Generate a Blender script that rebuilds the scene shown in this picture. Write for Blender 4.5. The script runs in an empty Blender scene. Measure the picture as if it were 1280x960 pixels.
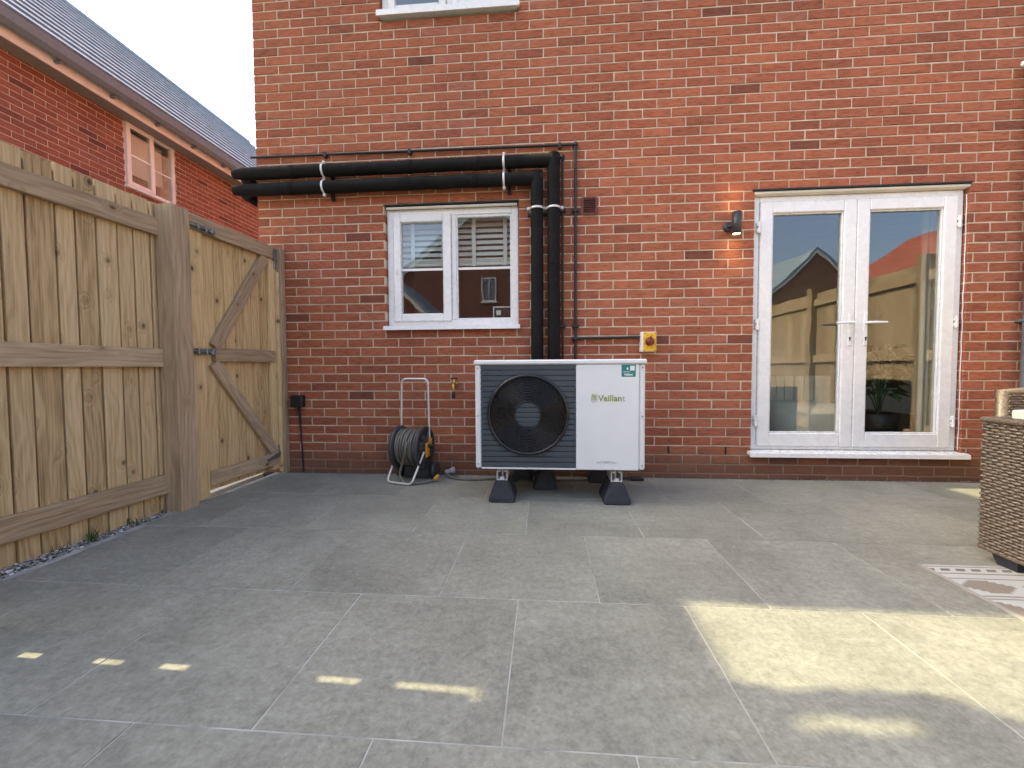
import bpy, math, random
from mathutils import Vector, Matrix
R = math.radians
random.seed(7)
sc = bpy.context.scene
col = sc.collection

# ------------------------------------------------------------------ camera
YAW, PIT, ROL, FPX = -.07857, -.03889, -.00576, 516.0
CAM = Vector((2.47197, -3.4463, .89695))
fw = Vector((math.sin(YAW)*math.cos(PIT), math.cos(YAW)*math.cos(PIT), math.sin(PIT)))
r0 = Vector((math.cos(YAW), -math.sin(YAW), 0)); u0 = r0.cross(fw)
rv = r0*math.cos(ROL)+u0*math.sin(ROL); uv = -r0*math.sin(ROL)+u0*math.cos(ROL)
cd = bpy.data.cameras.new('camera'); cam = bpy.data.objects.new('camera', cd); col.objects.link(cam)
cam.matrix_world = Matrix(((rv.x, uv.x, -fw.x, CAM.x), (rv.y, uv.y, -fw.y, CAM.y), (rv.z, uv.z, -fw.z, CAM.z), (0, 0, 0, 1)))
cd.sensor_width = 36; cd.lens = FPX/1280*36; cd.clip_start = .02; cd.clip_end = 2000
sc.camera = cam

# ------------------------------------------------------------------ sky, sun, exposure
SUN_TO = Vector((-1.198, .035, 1)).normalized()
EL = math.asin(SUN_TO.z)
w = bpy.data.worlds.new('World'); sc.world = w; w.use_nodes = True
nt = w.node_tree; nt.nodes.clear()
sky = nt.nodes.new('ShaderNodeTexSky'); sky.sky_type = 'NISHITA'; sky.sun_disc = False
sky.sun_elevation = EL; sky.sun_rotation = math.atan2(SUN_TO.x, SUN_TO.y)
sky.air_density = 1.0; sky.dust_density = 5.0; sky.ozone_density = .2
bg = nt.nodes.new('ShaderNodeBackground'); bg.inputs[1].default_value = .15
ow = nt.nodes.new('ShaderNodeOutputWorld')
nt.links.new(sky.outputs[0], bg.inputs[0]); nt.links.new(bg.outputs[0], ow.inputs[0])
sl = bpy.data.lights.new('sun', 'SUN'); sl.energy = 2.3; sl.angle = R(.3); sl.color = (1, .86, .52)
so = bpy.data.objects.new('sun', sl); col.objects.link(so)
so.rotation_euler = SUN_TO.to_track_quat('Z', 'Y').to_euler(); so.location = (-8, 0, 9)
sc.view_settings.view_transform = 'Standard'; sc.view_settings.look = 'None'
sc.view_settings.exposure = 2.1; sc.view_settings.gamma = 1
sc.render.engine = 'CYCLES'

# ------------------------------------------------------------------ node helpers
def new_mat(name):
    m = bpy.data.materials.new(name); m.use_nodes = True
    t = m.node_tree; b = t.nodes['Principled BSDF']
    return m, t, b
def nd(t, kind, **kw):
    n = t.nodes.new('ShaderNode'+kind)
    for k, v in kw.items():
        if k.startswith('i_'):
            n.inputs[k[2:].replace('_', ' ')].default_value = v
        else: setattr(n, k, v)
    return n
def lk(t, a, b): t.links.new(a, b)
def math_n(t, op, a, b=None, c=None):
    n = t.nodes.new('ShaderNodeMath'); n.operation = op
    for i, v in enumerate((a, b, c)):
        if v is None: continue
        if isinstance(v, (int, float)): n.inputs[i].default_value = v
        else: t.links.new(v, n.inputs[i])
    return n.outputs[0]
def ramp(t, fac, stops, interp='LINEAR'):
    n = t.nodes.new('ShaderNodeValToRGB'); e = n.color_ramp.elements; n.color_ramp.interpolation = interp
    while len(e) < len(stops): e.new(.5)
    for k, (p, c) in zip(e, stops):
        k.position = p; k.color = (*c, 1) if len(c) == 3 else c
    t.links.new(fac, n.inputs[0]); return n.outputs[0]
def mixc(t, fac, a, b, mode='MIX'):
    n = t.nodes.new('ShaderNodeMix'); n.data_type = 'RGBA'; n.blend_type = mode
    for i, v in ((0, fac), (6, a), (7, b)):
        if isinstance(v, (int, float)): n.inputs[i].default_value = v
        elif isinstance(v, tuple): n.inputs[i].default_value = (*v, 1)
        else: t.links.new(v, n.inputs[i])
    return n.outputs[2]
def bump(t, b, h, strength=.3, dist=.01):
    n = nd(t, 'Bump'); n.inputs['Strength'].default_value = strength; n.inputs['Distance'].default_value = dist
    t.links.new(h, n.inputs['Height']); t.links.new(n.outputs[0], b.inputs['Normal'])
def noise(t, vec, scale, detail=4, rough=.55, dim='3D'):
    n = nd(t, 'TexNoise'); n.noise_dimensions = dim
    n.inputs['Scale'].default_value = scale; n.inputs['Detail'].default_value = detail; n.inputs['Roughness'].default_value = rough
    if vec is not None: t.links.new(vec, n.inputs['Vector'])
    return n.outputs[0]
def mapping(t, vec, scale=(1, 1, 1), loc=(0, 0, 0)):
    n = nd(t, 'Mapping'); n.inputs['Scale'].default_value = scale; n.inputs['Location'].default_value = loc
    t.links.new(vec, n.inputs['Vector']); return n.outputs[0]
def flat(name, c, rough=.5, metal=0, spec=.5, var=.08, bscale=60, bstr=.05):
    m, t, b = new_mat(name)
    p = nd(t, 'NewGeometry').outputs['Position']
    n1 = noise(t, p, 7, 5); f = ramp(t, n1, [(.3, (1-var,)*3), (.7, (1+var*.4,)*3)])
    lk(t, mixc(t, 1.0, (c[0], c[1], c[2]), f, 'MULTIPLY'), b.inputs['Base Color'])
    b.inputs['Roughness'].default_value = rough; b.inputs['Metallic'].default_value = metal
    b.inputs['Specular IOR Level'].default_value = spec
    rr = ramp(t, noise(t, p, 23, 3), [(.3, (max(rough-.1, .02),)*3), (.7, (min(rough+.1, 1),)*3)])
    lk(t, rr, b.inputs['Roughness'])
    if bstr: bump(t, b, noise(t, p, bscale, 3), bstr, .004)
    return m

# ------------------------------------------------------------------ materials
def brick_mat(name, axis, stain=True, tint=(1, 1, 1), z0=.03):
    """Clay brick, one tone per brick from its place in the bond."""
    m, t, b = new_mat(name)
    g = nd(t, 'NewGeometry').outputs['Position']
    s = nd(t, 'SeparateXYZ'); lk(t, g, s.inputs[0])
    h = s.outputs['X' if axis == 'x' else 'Y']
    cz = math_n(t, 'FLOOR', math_n(t, 'DIVIDE', math_n(t, 'SUBTRACT', s.outputs['Z'], z0), .075))
    par = math_n(t, 'FLOORED_MODULO', cz, 2.0)
    off = math_n(t, 'MULTIPLY_ADD', par, .1125, .1075)
    cx = math_n(t, 'FLOOR', math_n(t, 'DIVIDE', math_n(t, 'SUBTRACT', h, off), .225))
    cv = nd(t, 'CombineXYZ'); lk(t, cx, cv.inputs[0]); lk(t, cz, cv.inputs[1])
    wn = nd(t, 'TexWhiteNoise', noise_dimensions='2D'); lk(t, cv.outputs[0], wn.inputs['Vector'])
    base = ramp(t, wn.outputs['Value'], [(0, (.165, .06, .038)), (.02, (.27, .092, .051)), (.2, (.315, .104, .056)), (.62, (.35, .118, .062)), (.92, (.38, .134, .071)), (1, (.35, .132, .082))])
    # drag-faced grain: long wavy horizontal tears, shifted for each brick
    sh = nd(t, 'VectorMath', operation='SCALE'); lk(t, wn.outputs['Color'], sh.inputs[0]); sh.inputs['Scale'].default_value = 9
    ad = nd(t, 'VectorMath', operation='ADD'); lk(t, g, ad.inputs[0]); lk(t, sh.outputs[0], ad.inputs[1])
    g1 = noise(t, mapping(t, ad.outputs[0], (16, 16, 75)), 1.0, 5, .65)
    g2 = noise(t, ad.outputs[0], 210, 3, .6)
    g3 = noise(t, g, 1.1, 3, .5)
    c = mixc(t, 1.0, base, ramp(t, g1, [(.3, (.62, .6, .6)), (.5, (1, 1, 1)), (.72, (1.22, 1.2, 1.2))]), 'MULTIPLY')
    c = mixc(t, .55, c, ramp(t, g2, [(.3, (.72,)*3), (.6, (1.12,)*3)]), 'MULTIPLY')
    c = mixc(t, 1.0, c, ramp(t, g3, [(.35, (.9, .9, .92)), (.65, (1.06, 1.04, 1.0))]), 'MULTIPLY')
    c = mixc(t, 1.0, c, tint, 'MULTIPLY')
    # lime bloom specks
    sp = noise(t, g, 26, 4, .7)
    c = mixc(t, math_n(t, 'MULTIPLY', math_n(t, 'GREATER_THAN', sp, .67), .4), c, (.42, .33, .27))
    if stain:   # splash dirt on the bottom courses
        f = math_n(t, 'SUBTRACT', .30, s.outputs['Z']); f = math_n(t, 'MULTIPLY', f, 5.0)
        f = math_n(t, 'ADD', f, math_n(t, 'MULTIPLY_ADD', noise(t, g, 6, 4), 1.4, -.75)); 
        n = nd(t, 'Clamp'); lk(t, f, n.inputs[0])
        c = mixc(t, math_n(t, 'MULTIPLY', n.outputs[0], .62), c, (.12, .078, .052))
    lk(t, c, b.inputs['Base Color']); b.inputs['Roughness'].default_value = .88; b.inputs['Specular IOR Level'].default_value = .25
    hh = math_n(t, 'ADD', math_n(t, 'MULTIPLY', g1, .7), math_n(t, 'MULTIPLY', g2, .3))
    bump(t, b, hh, .75, .008)
    return m
def mortar_mat(stain=True):
    m, t, b = new_mat('mortar'); g = nd(t, 'NewGeometry').outputs['Position']
    n1 = noise(t, g, 9, 5); n2 = noise(t, g, 160, 3)
    c = ramp(t, n1, [(.3, (.48, .375, .27)), (.55, (.60, .485, .36)), (.75, (.74, .63, .49))])
    c = mixc(t, .5, c, ramp(t, n2, [(.3, (.7,)*3), (.7, (1.2,)*3)]), 'MULTIPLY')
    s = nd(t, 'SeparateXYZ'); lk(t, g, s.inputs[0])
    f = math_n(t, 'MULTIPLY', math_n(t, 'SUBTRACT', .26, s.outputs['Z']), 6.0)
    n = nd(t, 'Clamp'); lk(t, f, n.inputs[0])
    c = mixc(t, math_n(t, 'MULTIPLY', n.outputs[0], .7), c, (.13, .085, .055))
    lk(t, c, b.inputs['Base Color']); b.inputs['Roughness'].default_value = .95
    bump(t, b, n2, .5, .004); return m
def far_brick_mat(name, axis, c1=(.30, .09, .055), c2=(.22, .062, .042)):
    m, t, b = new_mat(name); g = nd(t, 'NewGeometry').outputs['Position']
    s = nd(t, 'SeparateXYZ'); lk(t, g, s.inputs[0]); cv = nd(t, 'CombineXYZ')
    lk(t, s.outputs['X' if axis == 'x' else 'Y'], cv.inputs[0]); lk(t, s.outputs['Z'], cv.inputs[1])
    bt = nd(t, 'TexBrick'); lk(t, cv.outputs[0], bt.inputs['Vector'])
    for k, v in (('Color1', (*c1, 1)), ('Color2', (*c2, 1)), ('Mortar', (.36, .27, .2, 1))): bt.inputs[k].default_value = v
    for k, v in (('Scale', 1), ('Mortar Size', .005), ('Brick Width', .225), ('Row Height', .075), ('Bias', .1)): bt.inputs[k].default_value = v
    c = mixc(t, 1.0, bt.outputs['Color'], ramp(t, noise(t, g, 2, 4), [(.3, (.85,)*3), (.7, (1.1,)*3)]), 'MULTIPLY')
    lk(t, c, b.inputs['Base Color']); b.inputs['Roughness'].default_value = .9
    bump(t, b, math_n(t, 'SUBTRACT', 1.0, bt.outputs['Fac']), .4, .006); return m
def wood_mat(name, stops, knots=.5, grey=.25):
    m, t, b = new_mat(name)
    oi = nd(t, 'ObjectInfo'); tc = nd(t, 'TexCoord').outputs['Object']
    rs = math_n(t, 'MULTIPLY', oi.outputs['Random'], 37.0)
    cv = nd(t, 'CombineXYZ'); lk(t, rs, cv.inputs[0]); lk(t, math_n(t, 'MULTIPLY', rs, .7), cv.inputs[1]); lk(t, math_n(t, 'MULTIPLY', rs, 1.7), cv.inputs[2])
    ad = nd(t, 'VectorMath', operation='ADD'); lk(t, tc, ad.inputs[0]); lk(t, cv.outputs[0], ad.inputs[1]); v = ad.outputs[0]
    # knots: sparse cells, their distance field also bends the grain
    vo = nd(t, 'TexVoronoi', feature='F1'); lk(t, mapping(t, v, (9.5, .01, 6.5)), vo.inputs['Vector']); vo.inputs['Scale'].default_value = 1.0
    vo.inputs['Randomness'].default_value = 1.0
    kd = vo.outputs['Distance']
    sel = nd(t, 'SeparateColor'); lk(t, vo.outputs['Color'], sel.inputs[0])
    on = math_n(t, 'GREATER_THAN', sel.outputs[0], 1-knots)
    kn = math_n(t, 'MULTIPLY', ramp(t, kd, [(.06, (1, 1, 1)), (.15, (0, 0, 0))]), on)
    halo = math_n(t, 'MULTIPLY', ramp(t, kd, [(.07, (1, 1, 1)), (.38, (0, 0, 0))]), on)
    wv = noise(t, mapping(t, v, (3.5, 3.5, .9)), 1.0, 3)
    gx = math_n(t, 'ADD', math_n(t, 'MULTIPLY', wv, 2.4), math_n(t, 'MULTIPLY', halo, .55))
    s = nd(t, 'SeparateXYZ'); lk(t, v, s.inputs[0])
    ph = math_n(t, 'SINE', math_n(t, 'MULTIPLY', math_n(t, 'ADD', math_n(t, 'MULTIPLY', math_n(t, 'ADD', s.outputs[0], s.outputs[1]), 7.0), gx), 26.0))
    fine = noise(t, mapping(t, v, (130, 130, 4)), 1.0, 4, .6)
    big = noise(t, mapping(t, v, (8, 8, 1.6)), 1.0, 4)
    f = math_n(t, 'ADD', math_n(t, 'MULTIPLY', ph, .055), math_n(t, 'ADD', math_n(t, 'MULTIPLY', fine, .6), math_n(t, 'MULTIPLY', big, .36)))
    f = math_n(t, 'ADD', f, math_n(t, 'MULTIPLY_ADD', oi.outputs['Random'], .2, -.1))
    c = ramp(t, f, stops)
    c = mixc(t, math_n(t, 'MULTIPLY', halo, .35), c, (.24, .15, .075))
    c = mixc(t, math_n(t, 'MULTIPLY', kn, .85), c, (.06, .036, .02))
    # weather streaks and green-grey film
    st = ramp(t, noise(t, mapping(t, v, (22, 22, .7)), 1.0, 4), [(.45, (0, 0, 0)), (.75, (1, 1, 1))])
    c = mixc(t, math_n(t, 'MULTIPLY', st, grey), c, (.22, .185, .125))
    lk(t, c, b.inputs['Base Color']); b.inputs['Roughness'].default_value = .82; b.inputs['Specular IOR Level'].default_value = .25
    bump(t, b, math_n(t, 'ADD', fine, math_n(t, 'MULTIPLY', ph, .15)), .45, .004)
    return m
def slab_mat():
    m, t, b = new_mat('slab_porcelain')
    oi = nd(t, 'ObjectInfo'); g = nd(t, 'NewGeometry').outputs['Position']
    rs = math_n(t, 'MULTIPLY', oi.outputs['Random'], 53.0)
    cv = nd(t, 'CombineXYZ'); lk(t, rs, cv.inputs[0]); lk(t, math_n(t, 'MULTIPLY', rs, 1.3), cv.inputs[1]); lk(t, rs, cv.inputs[2])
    ad = nd(t, 'VectorMath', operation='ADD'); lk(t, g, ad.inputs[0]); lk(t, cv.outputs[0], ad.inputs[1]); v = ad.outputs[0]
    n1 = noise(t, v, 2.3, 7, .62); n2 = noise(t, mapping(t, v, (9, 26, 9)), 1.0, 6, .68); n3 = noise(t, v, 85, 5, .75); n4 = noise(t, v, 38, 5, .7)
    c = ramp(t, n1, [(.28, (.195, .198, .166)), (.48, (.245, .248, .208)), (.72, (.30, .303, .254))])
    c = mixc(t, .6, c, ramp(t, n2, [(.3, (.82,)*3), (.52, (1,)*3), (.75, (1.14,)*3)]), 'MULTIPLY')
    c = mixc(t, .75, c, ramp(t, n4, [(.3, (.64,)*3), (.52, (1.0,)*3), (.75, (1.3,)*3)]), 'MULTIPLY')
    c = mixc(t, .5, c, ramp(t, n3, [(.3, (.6,)*3), (.52, (1.0,)*3), (.78, (1.55,)*3)]), 'MULTIPLY')
    c = mixc(t, 1.0, c, ramp(t, oi.outputs['Random'], [(0, (.965, .965, .965)), (1, (1.03, 1.03, 1.02))]), 'MULTIPLY')
    # wind-blown dust film over the whole patio
    d = ramp(t, noise(t, g, .9, 4), [(.42, (0, 0, 0)), (.7, (1, 1, 1))])
    c = mixc(t, math_n(t, 'MULTIPLY', d, .12), c, (.35, .34, .28))
    lk(t, c, b.inputs['Base Color'])
    lk(t, ramp(t, n4, [(.3, (.5,)*3), (.7, (.72,)*3)]), b.inputs['Roughness']); b.inputs['Specular IOR Level'].default_value = .35
    bump(t, b, math_n(t, 'ADD', math_n(t, 'MULTIPLY', n3, .5), n4), .16, .004)
    return m
def glass_mat():
    m, t, b = new_mat('window_glass'); t.nodes.remove(b)
    o = [n for n in t.nodes if n.type == 'OUTPUT_MATERIAL'][0]
    tr = nd(t, 'BsdfTransparent'); tr.inputs[0].default_value = (.90, .93, .91, 1)
    gl = nd(t, 'BsdfGlossy'); gl.inputs['Roughness'].default_value = 0; gl.inputs[0].default_value = (.92, .95, .98, 1)
    fr = nd(t, 'Fresnel'); fr.inputs[0].default_value = 2.15
    n = noise(t, nd(t, 'NewGeometry').outputs['Position'], 2.2, 2)
    bp = nd(t, 'Bump'); bp.inputs['Strength'].default_value = .05; bp.inputs['Distance'].default_value = .02
    lk(t, n, bp.inputs['Height']); lk(t, bp.outputs[0], gl.inputs['Normal'])
    ge_ = nd(t, 'NewGeometry'); front = math_n(t, 'SUBTRACT', 1.0, ge_.outputs['Backfacing'])
    mx = nd(t, 'MixShader'); lk(t, math_n(t, 'MULTIPLY', fr.outputs[0], front), mx.inputs[0]); lk(t, tr.outputs[0], mx.inputs[1]); lk(t, gl.outputs[0], mx.inputs[2])
    lk(t, mx.outputs[0], o.inputs[0]); return m
def leaf_mat(name, a, bb, c3):
    m, t, b = new_mat(name); oi = nd(t, 'NewGeometry')
    c = ramp(t, noise(t, oi.outputs['Position'], 9, 3), [(.3, a), (.55, bb), (.75, c3)])
    lk(t, c, b.inputs['Base Color']); b.inputs['Roughness'].default_value = .5
    return m
def weave_mat():
    m, t, b = new_mat('wicker_strand'); g = nd(t, 'NewGeometry').outputs['Position']
    c = ramp(t, noise(t, mapping(t, g, (90, 90, 90)), 1.0, 3), [(.3, (.075, .055, .037)), (.5, (.13, .10, .07)), (.7, (.22, .175, .13))])
    lk(t, c, b.inputs['Base Color']); b.inputs['Roughness'].default_value = .45; return m
def rug_mat():
    m, t, b = new_mat('rug_weave'); g = nd(t, 'NewGeometry').outputs['Position']
    s = nd(t, 'SeparateXYZ'); lk(t, g, s.inputs[0])
    v = math_n(t, 'SUBTRACT', -1.485, s.outputs['Y']); u = math_n(t, 'SUBTRACT', s.outputs['X'], 4.14)
    white, beige, dark = (.46, .48, .45), (.25, .215, .175), (.17, .145, .115)
    def band(a, bb): return math_n(t, 'MULTIPLY', math_n(t, 'GREATER_THAN', v, a), math_n(t, 'LESS_THAN', v, bb))
    inner = math_n(t, 'GREATER_THAN', u, .022)
    c = mixc(t, band(.012, .02), white, beige)
    # row of slanted dashes
    q = math_n(t, 'FRACT', math_n(t, 'DIVIDE', math_n(t, 'ADD', u, math_n(t, 'MULTIPLY', v, .6)), .062))
    d = math_n(t, 'MULTIPLY', band(.034, .056), math_n(t, 'GREATER_THAN', q, .38)); c = mixc(t, d, c, dark)
    c = mixc(t, band(.074, .084), c, beige)
    c = mixc(t, band(.118, .126), c, beige)
    # stepped diamonds, two wide bands
    for a0, a1, ph in ((.135, .235, 0), (.30, .40, .11), (.46, .56, 0)):
        vm = math_n(t, 'ABSOLUTE', math_n(t, 'SUBTRACT', v, (a0+a1)/2))
        st = math_n(t, 'DIVIDE', math_n(t, 'FLOOR', math_n(t, 'MULTIPLY', vm, 80.0)), 80.0)
        um = math_n(t, 'ABSOLUTE', math_n(t, 'SUBTRACT', math_n(t, 'FRACT', math_n(t, 'DIVIDE', math_n(t, 'ADD', u, ph), .23)), .5))
        dd = math_n(t, 'LESS_THAN', math_n(t, 'ADD', um, math_n(t, 'MULTIPLY', st, 6.5)), .42)
        c = mixc(t, math_n(t, 'MULTIPLY', dd, band(a0, a1)), c, beige)
    for a in (.255, .275, .42, .44): c = mixc(t, band(a, a+.009), c, beige)
    c = mixc(t, math_n(t, 'SUBTRACT', 1.0, inner), c, (.34, .32, .29))
    wv = nd(t, 'TexWave'); wv.inputs['Scale'].default_value = 90; lk(t, g, wv.inputs['Vector'])
    c = mixc(t, .5, c, ramp(t, wv.outputs['Fac'], [(0, (.8,)*3), (1, (1.08,)*3)]), 'MULTIPLY')
    lk(t, c, b.inputs['Base Color']); b.inputs['Roughness'].default_value = .8; bump(t, b, wv.outputs['Fac'], .3, .002); return m

M = {}
M['brick'] = brick_mat('clay_brick', 'x')
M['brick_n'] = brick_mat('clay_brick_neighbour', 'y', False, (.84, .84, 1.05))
M['mortar'] = mortar_mat()
M['far_x'] = far_brick_mat('far_brick_x', 'x'); M['far_y'] = far_brick_mat('far_brick_y', 'y')
M['board'] = wood_mat('fence_board_wood', [(.24, (.26, .172, .078)), (.43, (.475, .347, .18)), (.58, (.585, .445, .25)), (.76, (.68, .55, .335))], .5, .2)
M['gateboard'] = wood_mat('gate_board_wood', [(.24, (.29, .188, .082)), (.43, (.53, .375, .18)), (.58, (.635, .475, .25)), (.76, (.71, .565, .33))], .55, .12)
M['rail'] = wood_mat('fence_rail_wood', [(.24, (.21, .145, .088)), (.45, (.38, .28, .175)), (.6, (.475, .36, .235)), (.78, (.57, .455, .31))], .45, .3)
M['slab'] = slab_mat()
M['grout'] = flat('joint_grout', (.44, .435, .395), .9, var=.5, bscale=90, bstr=.2)
M['glass'] = glass_mat()
M['upvc'] = flat('white_upvc', (.78, .78, .76), .28, var=.04, bstr=0)
M['upvc_d'] = flat('cream_trim', (.70, .66, .55), .4, var=.12)
M['soffit'] = flat('brown_soffit', (.20, .17, .14), .6)
M['fascia'] = flat('fascia_board', (.78, .70, .65), .4, var=.1)
M['black'] = flat('black_plastic', (.012, .012, .012), .5, var=.2)
M['lag'] = flat('black_pipe_lagging', (.0095, .0095, .0095), .85, spec=.2, var=.35, bscale=35, bstr=.35)
M['rubber'] = flat('rubber_foot', (.03, .034, .042), .75, var=.3)
M['lintel'] = flat('dark_lintel', (.02, .02, .02), .7)
M['steel'] = flat('galvanised_steel', (.55, .56, .56), .4, 1.0, var=.3)
M['clip'] = flat('bright_clip', (.74, .74, .73), .35, .3, var=.1)
M['zinc'] = flat('dull_zinc', (.30, .33, .32), .5, .8, var=.5)
M['chrome'] = flat('chrome_tube', (.70, .69, .66), .35, .45, var=.05, bstr=0)
M['hpwhite'] = flat('white_powder_coat', (.70, .72, .72), .42, var=.03, bscale=400, bstr=.04)
M['hpdark'] = flat('anthracite_plastic', (.075, .092, .108), .48, var=.1, bstr=.02)
M['hpblack'] = flat('grille_black', (.012, .012, .014), .3, var=.1, bstr=0)
M['void'] = flat('fan_well', (.004, .004, .005), .8, var=0, bstr=0)
M['teal'] = flat('teal_sticker', (.02, .19, .18), .45, var=.05, bstr=0)
M['print_w'] = flat('white_print', (.75, .78, .76), .5, var=.02, bstr=0)
M['logo'] = flat('logo_green_sheen', (.36, .42, .12), .3, .35, var=.25, bstr=0)  # gold-green reflection on the lettering, painted as its colour
M['logo_grey'] = flat('grey_print', (.36, .38, .38), .5, var=.1, bstr=0)
M['yellow'] = flat('yellow_plate', (.80, .46, .02), .45, var=.06, bstr=0)
M['redknob'] = flat('red_brown_knob', (.20, .032, .015), .4, var=.1, bstr=0)
M['orange'] = flat('orange_plastic', (.62, .28, .03), .45, var=.15)
M['hose'] = flat('grey_hose', (.15, .14, .115), .55, var=.35)
M['reel'] = flat('dark_grey_plastic', (.045, .047, .05), .45, var=.2)
M['brass'] = flat('brass', (.62, .36, .10), .35, 1.0, var=.3)
M['vent'] = flat('terracotta_vent', (.14, .042, .03), .6, var=.1)
M['ventdark'] = flat('vent_shadow', (.05, .016, .012), .7)
M['lampgrey'] = flat('anthracite_lamp', (.055, .057, .06), .4, .3)
M['weave'] = weave_mat(); M['rug'] = rug_mat()
M['core'] = flat('wicker_core', (.035, .027, .02), .8)
M['cushion'] = flat('grey_cushion', (.32, .31, .29), .9, var=.1)
M['packet'] = flat('pale_packet', (.66, .74, .62), .5, var=.05)
M['inkblue'] = flat('ink_blue', (.05, .07, .16), .5)
M['tile'] = flat('grey_roof_tile', (.25, .33, .38), .45, var=.3, bscale=14, bstr=.2)
M['tile_r'] = flat('red_roof_tile', (.34, .085, .045), .7, var=.3)
M['gutter'] = flat('grey_gutter', (.13, .155, .18), .35)
M['room'] = flat('room_plaster', (.62, .60, .55), .9); M['roomfloor'] = flat('room_floor', (.16, .12, .085), .6)
M['blind'] = flat('white_blind', (.74, .74, .72), .5, var=.05)
M['curtain'] = flat('cream_fabric', (.74, .71, .62), .95, var=.15)
M['leaf'] = leaf_mat('house_plant_leaf', (.012, .035, .014), (.03, .075, .025), (.06, .12, .04))
M['tree'] = leaf_mat('tree_leaf', (.02, .05, .012), (.045, .095, .022), (.08, .14, .035))
M['bark'] = flat('bark', (.10, .07, .05), .95, var=.4, bscale=30, bstr=.6)
M['stone'] = None
def stone_mat():
    m, t, b = new_mat('gravel_stone'); a = nd(t, 'Attribute'); a.attribute_name = 'tone'
    c = ramp(t, a.outputs['Fac'], [(0, (.07, .065, .06)), (.35, (.19, .175, .155)), (.7, (.33, .31, .28)), (1, (.62, .60, .56))])
    lk(t, c, b.inputs['Base Color']); b.inputs['Roughness'].default_value = .85; return m
M['stone'] = stone_mat()
M['darkdirt'] = flat('dark_gravel', (.045, .043, .04), .95, var=.5, bscale=120, bstr=.8)
M['soil'] = flat('gravel_bed', (.10, .09, .075), .95, var=.4, bscale=90, bstr=.7)
M['path'] = flat('sun_paled_path', (.52, .50, .44), .9, var=.2)  # pale colour stands in for sunlight on the ground past the gate
M['lawn'] = flat('lawn', (.06, .095, .03), .95, var=.5, bscale=40, bstr=.8)
def emit(name, c, s):
    m, t, b = new_mat(name); b.inputs['Emission Color'].default_value = (*c, 1); b.inputs['Emission Strength'].default_value = s
    n = noise(t, nd(t, 'NewGeometry').outputs['Position'], 50); lk(t, ramp(t, n, [(0, c), (1, c)]), b.inputs['Base Color']); return m
M['bulb'] = emit('lit_bulb', (1, .72, .34), 9)

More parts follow.
